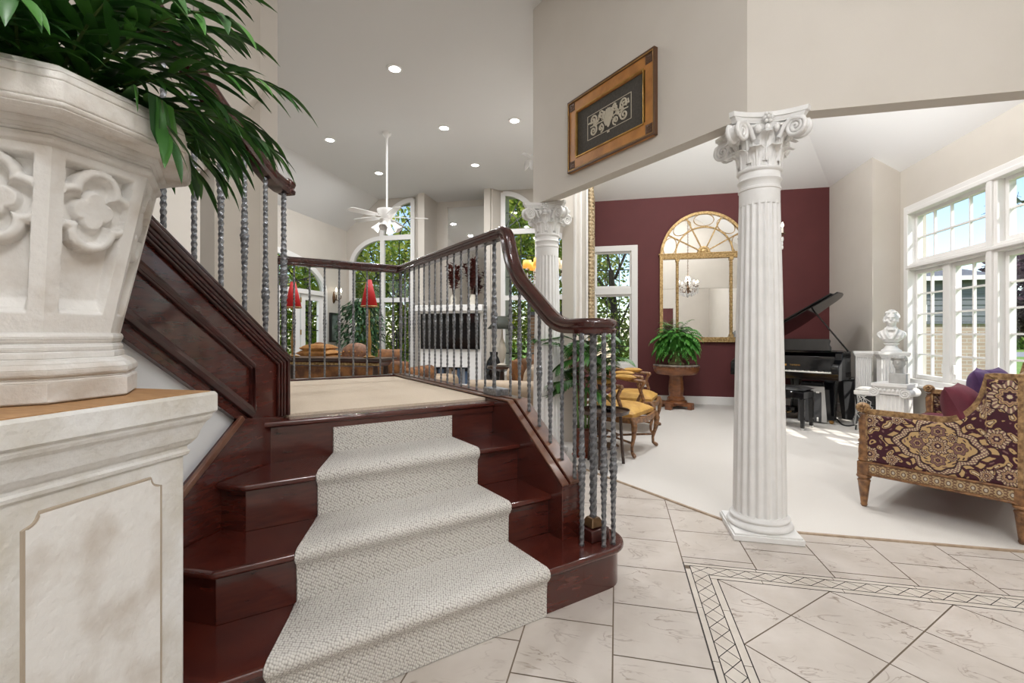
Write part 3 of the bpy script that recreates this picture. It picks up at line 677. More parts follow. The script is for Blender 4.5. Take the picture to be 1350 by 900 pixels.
# ---------------------------------------------------------------- carpet on the stairs and landing
sl=lambda t: .46-(t4-t)*.423; sr=lambda t:1.09+(t4-t)*.048
P=[];Q=[]
for k in range(4):
    tn=T1+RUN*k; z=RISE*(k+1)
    if k<3:
        out=[(tn+.014,z-RISE+.016 if k else .002),(tn+.013,z-.09),(tn+.010,z-.05),(tn-.002,z-.036),(tn-.011,z-.020),(tn-.011,z-.004),(tn-.004,z+.008),(tn+.012,z+.014),(tn+.10,z+.0145),(tn+RUN+.0,z+.0155)]
        inn=[(tn+.028,z-RISE),(tn+.028,z-.09),(tn+.028,z-.05),(tn+.02,z-.03),(tn,z-.025),(tn,z-.004),(tn+.004,z),(tn+.012,z),(tn+.10,z),(tn+RUN+.028,z)]
    else: out=[(tn+.014,z-RISE+.016),(tn+.014,z-.12),(tn+.014,z-.032)]; inn=[(tn+.028,z-RISE),(tn+.028,z-.12),(tn+.028,z-.032)]
    P+=out;Q+=inn
m=MB(); vs=[]
NS=8
for (t,z),(t2,z2) in zip(P,Q):
    tt=t
    for i in range(NS+1): vs.append(stp(sl(tt)+(sr(tt)-sl(tt))*i/NS,t,z))
    vs.append(stp(sl(tt)-.001,t2,z2)); vs.append(stp(sr(tt)+.001,t2,z2))
W=NS+3; fs=[]
for j in range(len(P)-1):
    a=j*W;b=a+W
    for i in range(NS): fs.append((a+i,a+i+1,b+i+1,b+i))
    fs.append((a+NS+1,a,b,b+NS+1)); fs.append((a+NS,a+NS+2,b+NS+2,b+NS))
m.add(vs,fs); o=m.build('stair_runner','runner_pile',smooth=50)
arc_=[0]
for (a,b),(c,d) in zip(P,P[1:]): arc_.append(arc_[-1]+math.hypot(c-a,d-b))
uvl=o.data.uv_layers.new(name='UVMap')
for lp in o.data.loops:
    vi=lp.vertex_index; j=min(vi//W,len(arc_)-1); q=o.data.vertices[vi].co; uvl.data[lp.index].uv=((q.x+q.y)/R2,arc_[j])
o; tag(o,'pale textured carpet runner draped down the middle of the mahogany steps','carpet runner')
m=MB(); m.prism([(-1.60,-1.60+R2*(t4+.11)),(st(1.352,t4+.11).x,st(1.352,t4+.11).y),(st(1.352,4.13).x,st(1.352,4.13).y),(st(.48,4.13).x,st(.48,4.13).y),(-2.66,2.0),(-1.60,1.93)],.73,.772)
o=m.build('landing_carpet','landing_pile',smooth=0); tag(o,'beige carpet covering the square stair landing behind the railing','carpet')
# ---------------------------------------------------------------- balusters and railings
def baluster_mb(L,r,twist=22,wob=.16,knuckle=.5,n=8):
    twist*=2.6; r*=1.08
    m=MB(); N=max(60,int(L/.0056)); vs=[];fs=[]
    for j in range(N+1):
        t=j/N; z=L*t; tw=twist*z; q=r*(.94+wob*.30*math.sin(2*PI*z/.0336))
        if knuckle:
            dk=abs(z-L*knuckle)
            q*=1+.42*max(0,1-(dk/.17)**2)          # swelling towards the collar
            if dk<.030: q*=1.0+.30*math.cos(dk/.030*PI/2)
            if .010<dk<.017: q*=.90
        for k in range(n):
            a=2*PI*k/n+tw; e=1.0 if k%2==0 else .80
            vs.append((q*e*math.cos(a),q*e*math.sin(a),z))
    for j in range(N):
        for k in range(n): fs.append((j*n+k,j*n+(k+1)%n,(j+1)*n+(k+1)%n,(j+1)*n+k))
    fs.append(tuple(range(n))[::-1]); fs.append(tuple(range(N*n,N*n+n)))
    return m.add(vs,fs)
BC={}
def baluster(parent,p,z0,z1,r=.0075,knuckle=.5,name='baluster',twist=22,wob=.16):
    L=round((z1-z0)/.02)*.02; key=(L,r,knuckle,twist,wob)
    loc=WM[parent].inverted()@Vector((p[0],p[1],z0))
    if key not in BC:
        o=baluster_mb(L,r,twist,wob,knuckle).build(name,'wrought_iron',parent,smooth=60); BC[key]=o
    else:
        o=BC[key].copy(); COL.objects.link(o); o.parent=parent; o.name=name
    o.location=loc; o.scale=(1,1,(z1-z0)/L); return o
RAILP=[(-.032,-.030),(-.036,-.012),(-.026,-.004),(-.036,.012),(-.034,.028),(-.018,.040),(.018,.040),(.034,.028),(.036,.012),(.026,-.004),(.036,-.012),(.032,-.030)]
lr=thing('landing_railing','mahogany handrail on twisted iron balusters round the landing and steps','railing',(-.9,2.4,0))
ZR=1.745; SR=1.412
path=[stp(.36,4.165,ZR+.0),stp(SR,4.165,ZR)]
m=MB(); m.sweep(RAILP,[Vector(p) for p in path]+[Vector(stp(SR,2.36,ZR))],up=(0,0,1))
m.build('level_handrail','mahogany_rail',lr,world=True,bev=.004)
# gooseneck, sloping rail and volute
cur=[]
def bez(p0,p1,p2,p3,n):
    return [p0*(1-t)**3+p1*3*t*(1-t)**2+p2*3*t*t*(1-t)+p3*t**3 for t in [i/n for i in range(n+1)]]
A=Vector((2.40,ZR)); 
c1=bez(Vector((2.37,ZR)),Vector((2.30,ZR+.012)),Vector((2.285,ZR-.03)),Vector((2.265,ZR-.10)),7)
c2=bez(Vector((2.265,ZR-.10)),Vector((2.235,ZR-.19)),Vector((2.19,1.48)),Vector((2.12,1.425)),7)
c3=bez(Vector((2.12,1.425)),Vector((2.00,1.335)),Vector((1.94,1.29)),Vector((1.88,1.245)),5)
c4=bez(Vector((1.88,1.245)),Vector((1.81,1.195)),Vector((1.76,1.185)),Vector((1.66,1.185)),8)
for seg in (c1,c2[1:],c3[1:],c4[1:]): cur+=seg
pts=[Vector(stp(SR,p.x,p.y)) for p in cur]
for i in range(1,27):     # spiral closing on the newel
    a=PI+2*PI*i/24; r=.088-.034*i/26
    pts.append(Vector(stp(1.500+r*math.cos(a),1.655+r*math.sin(a),1.185)))
def sweep_up(prof,pts):
    vs=[];fs=[];N=len(pts);n=len(prof);UP=Vector((0,0,1))
    for i,p in enumerate(pts):
        t=(pts[min(N-1,i+1)]-pts[max(0,i-1)]).normalized(); h=Vector((t.x,t.y,0))
        ref=st(1,0) if h.length<.25 else None
        sd=t.cross(UP).normalized() if ref is None else None
        if sd is None: sd=-(st(1,0)).normalized() if True else None
        uu=sd.cross(t)
        if i and uu.dot(last)<0: sd=-sd; uu=-uu
        last=uu
        for x,y in prof: vs.append(p+sd*x+uu*y)
    for i in range(N-1):
        for k in range(n): fs.append((i*n+k,(i+1)*n+k,(i+1)*n+(k+1)%n,i*n+(k+1)%n))
    fs.append(tuple(range(n))); fs.append(tuple(range((N-1)*n,N*n))[::-1]); return vs,fs
m=MB(); m.add(*sweep_up(RAILP,pts))
nv=st(1.5,1.655); m.at(nv.x,nv.y,1.148); m.lathe([(.001,0),(.066,0),(.074,.012),(.066,.03),(.074,.05),(.066,.073),(.03,.079),(.001,.079)],24); m.M=Matrix.Identity(4)
m.build('volute_handrail','mahogany_rail',lr,world=True,smooth=50)
# balusters: far side, right side, slope, volute cage
for i in range(9): p=st(.30+.118*i+.1,4.165); baluster(lr,p,.79,ZR-.03,.0085)
for i in range(16):
    t=4.165-.1142*(i+.12); p=st(SR,t)
    if i in (0,): baluster(lr,p,.79,ZR-.03,.0115,twist=10)
    elif i==15: baluster(lr,p,.79,ZR-.03,.013,twist=14)
    else: baluster(lr,p,.79,ZR-.03,.0078)
def zrail(t):
    for a,b in zip(cur,cur[1:]):
        if b.x<=t<=a.x: return a.y+(b.y-a.y)*(a.x-t)/max(1e-6,a.x-b.x)
    return 1.185
for i in range(7):
    t=2.285-.092*i-.004*i; p=st(SR+.02,t); z0=.458+max(0,min(.69*(t-1.70),.331)); baluster(lr,p,z0,zrail(t)-.028,.0095 if i else .0085,knuckle=0 if i>4 else .45)
for u,v in ((767,719),(796,720.5),(808.5,717)):
    p=onZ(u,v,.19); baluster(lr,p,.19,1.158,.0115,knuckle=.36,twist=22,wob=.12)
baluster(lr,st(1.565,1.715),.19,1.158,.0105,knuckle=.36,twist=22,wob=.12)
baluster(lr,st(1.5,1.655),.285,1.158,.0175,knuckle=0,name='newel_post',twist=16,wob=.13)
m=MB(); m.at(nv.x,nv.y,0,PI/4); m.bb(-.054,.054,-.054,.054,.19,.245); m.build('newel_base','mahogany_dark',lr,world=True,bev=.005)
m=MB(); m.at(nv.x,nv.y,0,PI/4); m.taper([(-.042,-.042,.25),(.042,-.042,.25),(.042,.042,.25),(-.042,.042,.25)],[(-.022,-.022,.288),(.022,-.022,.288),(.022,.022,.288),(-.022,.022,.288)]); m.build('newel_shoe','bronze',lr,world=True,bev=.004)
p=st(SR,2.44); m=MB(); m.at(p.x,p.y,0,PI/4); m.bb(-.045,.045,-.10,.06,.787,.83); m.build('post_shoe','wrought_iron',lr,world=True,bev=.006)
# upper railing
ur=thing('upper_stair_railing','mahogany handrail with twisted iron balusters climbing behind the palm leaves','railing',(-1.58,1.4,0))
RX=-1.58
pts=[Vector((RX,1.975,1.868)),Vector((RX,1.93,1.868)),Vector((RX,1.87,1.885)),Vector((RX,1.81,1.918)),Vector((RX,1.72,1.975)),Vector((RX,1.566,2.077)),Vector((RX,1.34,2.246)),Vector((RX,.9,2.574)),Vector((RX,YE,3.9))]
m=MB(); m.sweep(RAILP,pts,up=(0,0,1)); m.build('handrail','mahogany_rail',ur,world=True,smooth=50)
m=MB(); m.sweep([(x*1.12,y*1.12) for x,y in RAILP],[Vector((RX,1.995,1.868)),Vector((RX,1.955,1.868))],up=(0,0,1)); m.build('rail_end','mahogany_rail',ur,world=True,bev=.006)
def zr2(y):
    for a,b in zip(pts,pts[1:]):
        if b.y<=y<=a.y: return a.z+(b.z-a.z)*(a.y-y)/(a.y-b.y)
    return 1.868
for i,y in enumerate([1.955]+[1.835-.1235*k for k in range(13)]):
    baluster(ur,(RX,y),zt(y)+.012,zr2(y)-.03,.0125 if i==0 else .0105,knuckle=(.5,.30,.50,.66,.82)[i%5],twist=24)
# ================================================================ columns
def shaft_mb(z0,z1,r0,r1,nf=20,per=8):
    m=MB(); vs=[];fs=[]; n=nf*per; Z=[]
    for j in range(31): Z.append(z0+(z1-z0)*j/30)
    Z=sorted(set(Z+[z0+.01,z0+.02,z0+.03,z1-.01,z1-.02,z1-.03]))
    for z in Z:
        t=(z-z0)/(z1-z0); r=r0+(r1-r0)*(t**1.35)
        e=min(1,max(0,min(z-z0,z1-z)/.028)); e=math.sqrt(e*(2-e)) if e>0 else 0
        for k in range(n):
            ph=(k%per)/per; a=2*PI*k/n
            dep=.0 if ph<.22 else math.sin(PI*(ph-.22)/.78)
            q=r*(1-.075*dep*e); vs.append((q*math.cos(a),q*math.sin(a),z))
    for j in range(len(Z)-1):
        for k in range(n): fs.append((j*n+k,j*n+(k+1)%n,(j+1)*n+(k+1)%n,(j+1)*n+k))
    m.add(vs,fs); return m
def acanthus(m,r,z0,h,az,w,curl,tip=.04):
    # leaf hugging the bell, lobed edge, tip curling outward
    ca,sa=math.cos(az),math.sin(az)
    def fn(u,v):
        x=2*u-1; lob=1-.22*abs(math.sin(v*PI*3.4))*(v<.9)
        ww=w*(.62+.5*math.sin(PI*min(1,v*.95)))*lob*(1-max(0,v-.72)*1.9)
        t=v*1.0; z=z0+h*(math.sin(min(t,.86)/.86*PI/2)) if t<.86 else z0+h-(t-.86)/.14*h*.13
        rr=r(z if t<.86 else z0+h)+.006+curl*max(0,(t-.45)/.55)**2.2
        rr+=.010*(1-x*x)-.007*abs(math.sin(x*PI*2.5))
        y=x*ww/2
        return (rr*ca-y*sa,rr*sa+y*ca,z)
    m.grid(fn,13,15)
def make_column(name,label,loc,rz):
    t=thing(name,label,'column',loc,rz,'white fluted columns under the header')
    m=MB(); m.box((0,0,.0155),(.362,.362,.031)); m.box((0,0,.036),(.346,.346,.012)); m.build('plinth','white_plaster',t,bev=.004)
    m=MB(); m.lathe([(.01,.04),(.163,.04),(.172,.046),(.176,.056),(.172,.066),(.163,.072),(.156,.074),(.152,.080),(.154,.086),(.158,.088),(.160,.094),(.157,.101),(.150,.104),(.146,.108),(.143,.116),(.01,.116)],64); m.build('base','white_plaster',t,smooth=50)
    shaft_mb(.105,1.925,.1415,.108).build('shaft','white_plaster',t,smooth=50)
    m=MB(); m.lathe([(.107,1.90),(.1085,1.925),(.108,1.985),(.113,1.988),(.113,2.0),(.108,2.003),(.108,2.03),(.112,2.034),(.118,2.044),(.112,2.054),(.109,2.058),(.109,2.085),(.116,2.09),(.121,2.098),(.119,2.108),(.110,2.112),(.106,2.12)],48,cap=False); m.build('necking','white_plaster',t,smooth=50)
    cap=MB()
    bell=lambda z:.104+.030*max(0,(z-2.11)/.21)**1.6+.03*max(0,(z-2.27)/.06)
    cap.lathe([(bell(2.11+.2*i/14),2.11+.2*i/14) for i in range(15)]+[(.152,2.318),(.158,2.325),(.15,2.333),(.1,2.336)],48)
    co=cap.build('capital','white_plaster',t,smooth=55)
    lv=MB()
    for k in range(8): acanthus(lv,bell,2.11,.105,2*PI*k/8+PI/8,.096,.054)
    for k in range(8): acanthus(lv,bell,2.135,.150,2*PI*k/8,.086,.062)
    lv.build('acanthus_leaves','white_plaster',co,smooth=60)
    vo=MB()
    for k in range(4):      # diagonal volutes
        az=PI/4+PI/2*k; d=Vector((math.cos(az),math.sin(az),0)); sd=Vector((-d.y,d.x,0))
        for sg in (-1,1):
            P=[]
            for i in range(46):
                th=i/45*PI*4.6; r=.048*(1-i/45)**.9+.004
                P.append(d*(.216+r*math.sin(th+.9)*1.0)+sd*(sg*(.030-.004*i/45))+Vector((0,0,2.288+r*math.cos(th+.9))))
            stem=[d*.135+sd*sg*.045+Vector((0,0,2.25)),d*.165+sd*sg*.040+Vector((0,0,2.312)),d*.20+sd*sg*.034+Vector((0,0,2.338))]
            vo.tube(stem+P,.0125,8,scl=lambda q:1-.35*q)
        vo.M=Matrix(((d.x,sd.x,0,d.x*.216),(d.y,sd.y,0,d.y*.216),(0,0,1,2.288),(0,0,0,1)))
        vo.M=vo.M@Matrix.Rotation(PI/2,4,'X'); vo.lathe([(.001,-.026),(.046,-.026),(.046,.026),(.001,.026)],20); vo.M=Matrix.Identity(4)
        # egg rosette and small fleuron of each face
        az2=PI/2*k; e=Vector((math.cos(az2),math.sin(az2),0)); f=Vector((-e.y,e.x,0))
        vo.ball(e*.158+Vector((0,0,2.300)),(.017,.017,.024),10,7)
        for q in range(6):
            a=2*PI*q/6; vo.ball(e*.172+f*(.020*math.cos(a))+Vector((0,0,2.352+.022*math.sin(a))),(.011,.011,.011),8,5)
        vo.ball(e*.178+Vector((0,0,2.352)),.011,8,5)
        for sg in (-1,1):
            vo.ball(e*.155+f*sg*.046+Vector((0,0,2.297)),(.016,.018,.022),10,7)
            for q in range(4): vo.ball(e*(.145-.001*q)+f*sg*(.070+.012*q)+Vector((0,0,2.318+.002*q)),(.010,.010,.008),8,5)
    vo.build('volutes','white_plaster',co,smooth=60)
    ab=MB()
    def abpoly(w,c,dep):
        pts=[]
        for k in range(4):
            a=PI/2*k
            for i in range(11):
                x=-1+2*i/10; X=w-dep*(1-x*x); Y=x*(w-c)
                pts.append((X*math.cos(a)-Y*math.sin(a),X*math.sin(a)+Y*math.cos(a)))
        return pts
    for z0,z1,w0,w1 in ((2.336,2.345,.186,.190),(2.345,2.362,.190,.198),(2.362,2.389,.204,.207)):
        p0=abpoly(w0,.022,.050);p1=abpoly(w1,.022,.050)
        ab.taper([(x,y,z0) for x,y in p0],[(x,y,z1) for x,y in p1])
    ab.build('abacus','white_plaster',co,smooth=30,bev=.002)
    return t
make_column('fluted_column','white fluted column with leafy scroll capital standing at the carpet corner',(.818,2.98,0),0)
make_column('fluted_column','farther white fluted column partly behind the dark stair handrail',(-.656,4.455,0),0)
# ================================================================ picture on the header wall
q=(.449+1.112)/2; ctr=Vector((.725-q,2.87+q,2.82))
pt=thing('framed_picture','wide amber wood framed relief print on the slanted header wall','picture',tuple(ctr))
M0=mframe(ctr,(1,-1,0),(-1,-1,0)); WMf=M0
def pf(mb): mb.M=M0; return mb
Wd,Ht=.935,.595
def rectloop(w,h,y): return [(-w/2,y,-h/2),(w/2,y,-h/2),(w/2,y,h/2),(-w/2,y,h/2)]
m=pf(MB()); m.sweep(rp(.100,.022),rectloop(Wd-.11,Ht-.11,-.014),up=(0,-1,0),closed=True); m.build('frame','frame_wood',pt,world=True,bev=.003)
m=pf(MB()); m.sweep(rp(.016,.036),rectloop(Wd-.012,Ht-.012,-.018),up=(0,-1,0),closed=True); m.sweep(rp(.006,.03),rectloop(Wd-.034,Ht-.034,-.018),up=(0,-1,0),closed=True); m.build('frame_edge','frame_dark',pt,world=True,bev=.003)
m=pf(MB()); m.sweep(rp(.010,.028),rectloop(Wd-.212,Ht-.212,-.017),up=(0,-1,0),closed=True); m.sweep(rp(.008,.034),rectloop(Wd-.024,Ht-.024,-.019),up=(0,-1,0),closed=True); m.build('gilt_slip','cast_gold',pt,world=True,bev=.002)
for sx in (-1,1):
    for sz in (-1,1):
        m=pf(MB())
        cx_,cz_=sx*(Wd/2-.055),sz*(Ht/2-.055); m.bb(cx_-.032,cx_+.032,-.027,-.012,cz_-.032,cz_+.032)
        for i in range(3):
            for j in range(3): m.ball((cx_+(i-1)*.019,-.026,cz_+(j-1)*.019),(.010,.006,.010),8,5)
        m.build('corner_block','frame_dark',pt,world=True)
m=pf(MB()); m.bb(-Wd/2+.1,Wd/2-.1,-.010,-.002,-Ht/2+.1,Ht/2-.1); m.build('mat_board','mat_board',pt,world=True)
m=pf(MB()); y=-.013
for z in (-.095,.095): m.bb(-.235,.235,-.012,-.0095,z-.002,z+.002)
for x in (-.235,.235): m.bb(x-.002,x+.002,-.012,-.0095,-.095,.095)
def spiral(m,cx,cz,r,turns,a0,sg,th,n=30):
    P=[]
    for i in range(n):
        t=i/(n-1); a=a0+sg*turns*2*PI*t; rr=r*(1-t*.92); P.append((cx+rr*math.cos(a),-.012,cz+rr*math.sin(a)))
    m.tube(P,th,6)
rnd=random.Random(3)
for sg in (-1,1):
    spiral(m,sg*.165,.045,.042,1.6,-PI/2,-sg,.0075); spiral(m,sg*.165,-.042,.042,1.6,PI/2,sg,.0075)
    spiral(m,sg*.075,.05,.030,1.4,PI/2,sg,.0065); spiral(m,sg*.08,-.05,.034,1.4,-PI/2,-sg,.0065)
    for i in range(16):
        x=sg*(.03+.012*i); z=rnd.uniform(-.065,.065); a=rnd.uniform(0,PI)
        m.tube([(x-.018*math.cos(a),-.012,z-.018*math.sin(a)),(x,-.014,z+.004),(x+.018*math.cos(a),-.012,z+.018*math.sin(a))],.0055,6)
for i in range(7): m.tube([(0,-.012,-.07),(.03*(i-3)*.5,-.014,.0),(.018*(i-3),-.012,.075-.004*abs(i-3)**1.5)],.006,6)
m.bb(-.205,.205,-.0115,-.0095,-.004,.004); m.bb(-.012,.012,-.012,-.0095,-.112,-.100)
m.build('relief_print','relief_tan',pt,world=True)
# ================================================================ stone pedestal, planter, palm
PCX,PCY=-1.235,.7175
pd=thing('stone_pedestal','pale distressed stone pedestal with a panelled face in the left foreground','pedestal',(PCX,PCY,0))
x0,x1,y0,y1=-1.47,-.997,.537,.898
m=MB(); m.bb(x0,x1,y0,y1,0,.90)
m.build('body','plinth_stone',pd,world=True,bev=.006)
# dark bead puts a recess's shade into the notched panel outline, two visible faces
pa=MB(); yA,yB,zA,zB=.592,.838,.10,.835; n_=.022
loop=[(yA,zA+n_)]+[]
def notch(yA,yB,zA,zB,n_):
    L=[]
    for cy,cz,a0 in ((yA,zA,PI/2),(yB,zA,PI),(yB,zB,-PI/2),(yA,zB,0)):
        for i in range(7):
            a=a0-PI/2*i/6; L.append((cy+n_*math.cos(a),cz+n_*math.sin(a)))
    return L
LP=notch(yA,yB,zA,zB,n_)
pa.sweep([(-.004,-.003),(.004,-.003),(.0015,.003),(-.0015,.003)],[(x1+.0006,y,z) for y,z in LP],up=(1,0,0),closed=True)
LQ=notch(x0+.06,x1-.06,zA,zB,n_)
pa.sweep([(-.004,-.003),(.004,-.003),(.0015,.003),(-.0015,.003)],[(x,y1+.0006,z) for x,z in LQ],up=(0,1,0),closed=True)
pa.build('panel_bead','groove_shade',pd,world=True)
pl=MB(); pl.prismX(LP,x1-.004,x1+.0035); pl.build('panel','cast_stone',pd,world=True,bev=.003)
def sq(e): return [(x0-e*.3,y0-e),(x1+e,y0-e),(x1+e,y1+e),(x0-e*.3,y1+e)]
m=MB()
pr=[(.002,.865),(.006,.868),(.008,.875),(.004,.880),(.004,.888),(.010,.893),(.018,.905),(.024,.925),(.030,.940),(.037,.948),(.040,.955),(.040,.962)]
for (e0,z0),(e1,z1) in zip(pr,pr[1:]): m.taper([(x,y,z0) for x,y in sq(e0)],[(x,y,z1) for x,y in sq(e1)])
m.build('cornice','plinth_stone',pd,world=True)
m=MB(); pr=[(.040,.960),(.047,.966),(.047,1.006),(.043,1.0125)]
for (e0,z0),(e1,z1) in zip(pr,pr[1:]): m.taper([(x,y,z0) for x,y in sq(e0)],[(x,y,z1) for x,y in sq(e1)])
m.build('top_slab','plinth_stone',pd,world=True)
m=MB(); m.prism(sq(.036),1.011,1.0145); m.build('worn_top','slab_wood',pd,world=True)
# octagonal planter with quatrefoil panels
UX,UY,UZ=-1.25,.7476,1.0145
ub=thing('stone_planter','octagonal carved stone planter with quatrefoil panels on the pedestal','planter',(UX,UY,UZ))
def octo(ap): 
    R=ap/math.cos(PI/8); return [(R*math.cos(PI/8+PI/4*k),R*math.sin(PI/8+PI/4*k)) for k in range(8)]
def octstack(m,pr):
    for (a0,z0),(a1,z1) in zip(pr,pr[1:]): m.taper([(x,y,z0) for x,y in octo(a0)],[(x,y,z1) for x,y in octo(a1)])
ft=[(.174,0),(.181,.004),(.181,.042),(.177,.047),(.177,.050),(.182,.056),(.182,.066),(.174,.077),(.163,.084),(.158,.087),(.158,.098),(.154,.101),(.156,.108),(.154,.114),(.150,.117),(.154,.124),(.156,.130),(.154,.137),(.151,.139)]
m=MB(); octstack(m,ft); m.build('foot','cast_stone',ub,bev=.002)
zb0,zb1,ap0,ap1=.139,.494,.150,.219
def quat(x,y,r,o):   # signed distance to a four-lobed figure (negative inside)
    d=min(math.hypot(x-o,y)-r,math.hypot(x+o,y)-r,math.hypot(x,y-o)-r,math.hypot(x,y+o)-r)
    return d
def face(u,v,k):
    ap=ap0+(ap1-ap0)*v; hw=ap*math.tan(PI/8); x=(2*u-1)*hw; H=zb1-zb0; y=v*H
    # frame of the face: recessed panel inside a flat border
    bx=hw-abs(x)-.024; by=min(y-.040,H-.022-y); rec=min(1,max(0,min(bx,by)/.006))
    sill=max(0,.022*(1-(y-.040)/.030)) if y<.070 else 0
    h=-.024*rec+min(sill,.016)*rec
    qx,qy=x,y-H+.104
    d=quat(qx,qy,.038,.037); d2=quat(qx,qy,.0205,.0185)
    if rec>0:
        if d<.010:
            if d>-.008: h=max(h,-.003+.006*math.cos(min(1,abs(d+.001)/.0095)*PI/2)-(.021 if d>.0085 else 0)*(d-.0085)/.0015)
            else: h=-.004-.014*min(1,(-d-.008)/.005)
            if d2<.004: h=-.0045 if d2<-.003 else -.0045-.0135*((d2+.003)/.007)
    a=PI/4*k; r=ap+h
    return (r*math.cos(a)-x*math.sin(a),r*math.sin(a)+x*math.cos(a),zb0+y)
m=MB()
for k in range(8):
    vis=k in (0,1,7,6); n=110 if vis else 26
    m.grid(lambda u,v,k=k:face(u,v,k),n,n+30 if vis else n)
m.build('bowl','cast_stone',ub,smooth=60)
rim=[(.217,.488),(.225,.492),(.229,.500),(.226,.507),(.221,.509),(.224,.515),(.230,.521),(.238,.528),(.238,.540)]
m=MB(); octstack(m,rim); m.build('neck_moulding','cast_stone',ub,bev=.0015)
m=MB(); pr=[(.230,.532),(.276,.534),(.287,.540),(.291,.550),(.290,.588),(.284,.605),(.268,.621),(.248,.630),(.222,.632),(.207,.622),(.200,.595),(.2,.54)]
octstack(m,pr); m.build('rim','stone_rim',ub,smooth=50,bev=.004)
m=MB(); m.prism(octo(.202),.55,.595); m.build('soil','dark_wood',ub)
# palm growing out of it
pm=thing('potted_palm','lush green palm with long narrow leaves spilling over the stone planter','plant',(UX,UY,UZ+.59))
def palm_fix(v):    # leaves rest on the rim and stay in front of the stair panel
    q=math.hypot(v.x,v.y); z=v.z; x=v.x
    if q<.31 and z<.046: z=.046+.01*max(0,(.31-q))
    if x<-.275: x=-.275+.02*(x+.275)
    return Vector((x,v.y,z))
def frond(parent,az,el,L,droop,nl,ll,lw,seed,bend=0):
    r=random.Random(seed); m=MB(); d=Vector((math.cos(az)*math.cos(el),math.sin(az)*math.cos(el),math.sin(el)))
    p=Vector((.05*math.cos(az),.05*math.sin(az),0)); P=[p.copy()]; D=[d.copy()]; N=26
    for i in range(N):
        sd=Vector((-math.sin(az),math.cos(az),0)); d=(d+Vector((0,0,-droop/N*(.4+1.5*i/N)))+sd*bend/N).normalized(); p=p+d*L/N; P.append(p.copy()); D.append(d.copy())
    st_=MB(); st_.tube(P,.0042,6,scl=lambda q:1-.7*q)
    for i in range(nl):
        t=.26+.74*(i/(nl-1)); j=min(N-1,int(t*N)); b=P[j]; dd=D[j]
        sd=dd.cross(Vector((0,0,1))).normalized(); 
        for sg in (-1,1):
            a=math.radians(24+26*(1-t)+r.uniform(-9,9)); v=(dd*math.cos(a)+sd*sg*math.sin(a)+Vector((0,0,r.uniform(-.22,.12)))).normalized()
            k=(.65+.45*math.sin(PI*min(1,t*.9+.05)))*r.uniform(.85,1.12)
            m.leaf(b+dd*r.uniform(-.01,.01),v,(0,0,1),ll*k,lw*r.uniform(.85,1.15),r.uniform(.55,1.25),7,.16)
    m.leaf(P[-1],D[-1],(0,0,1),ll*.8,lw,.8,6,.2)
    m.v=[palm_fix(v) for v in m.v]; st_.v=[palm_fix(v) for v in st_.v]
    o=m.build('frond','palm_leaf',parent,smooth=70); st_.build('stem','palm_stem',o,smooth=60); return o
deg=math.radians
fl_=[ # azimuth (world degrees), elevation, length, droop, leaflets, leaf length and width
 (28,42,.52,1.15,10,.145,.022),(36,30,.44,1.1,10,.135,.021),(54,38,.48,1.15,10,.14,.022),(12,50,.52,1.3,10,.15,.024),(66,46,.52,1.2,10,.14,.022),(-6,54,.48,1.4,9,.155,.025),
 (16,36,.33,1.9,6,.13,.022),(46,34,.36,1.5,7,.125,.021),(66,32,.36,1.5,8,.125,.021),(84,34,.38,1.4,8,.13,.022),
 (96,46,.5,1.3,9,.15,.025),(120,46,.5,1.4,9,.15,.025),(150,50,.46,1.3,9,.16,.025),(180,50,.42,1.3,9,.16,.026),(-150,52,.44,1.4,9,.16,.028),(-120,44,.46,1.4,9,.16,.028),(-90,42,.42,1.4,9,.16,.030),(-62,50,.36,1.4,9,.165,.030),
 (30,68,.52,1.2,10,.16,.024),(66,66,.56,1.2,10,.16,.024),(0,68,.50,1.3,9,.165,.026),(-40,68,.44,1.4,9,.165,.028),(100,72,.54,1.2,9,.17,.025),(-100,68,.46,1.3,9,.17,.028),(160,74,.46,1.1,9,.17,.025),(-78,36,.28,1.3,7,.15,.028),(-130,30,.34,1.3,8,.15,.026),(50,82,.54,1.1,9,.17,.025),(-20,80,.48,1.2,9,.17,.026),
 (18,44,.36,1.3,9,.145,.023),(48,38,.38,1.2,9,.14,.022),(75,40,.42,1.2,9,.145,.023),(-35,50,.34,1.4,8,.155,.026),(-70,62,.5,1.2,10,.17,.030),(-110,55,.5,1.2,10,.17,.030),(-55,76,.5,1.1,10,.17,.030),(-85,80,.5,1.1,10,.17,.030),
 (10,60,.40,1.4,10,.15,.024),(40,58,.42,1.3,10,.15,.023),(-15,66,.40,1.4,10,.155,.026),(-60,66,.42,1.3,10,.16,.028),(-95,58,.42,1.3,10,.16,.03)]
for i,(az,el,L,dr,nl,ll,lw) in enumerate(fl_): frond(pm,deg(az),deg(el),L,dr,nl,ll,lw,100+i,bend=random.uniform(-.3,.3))
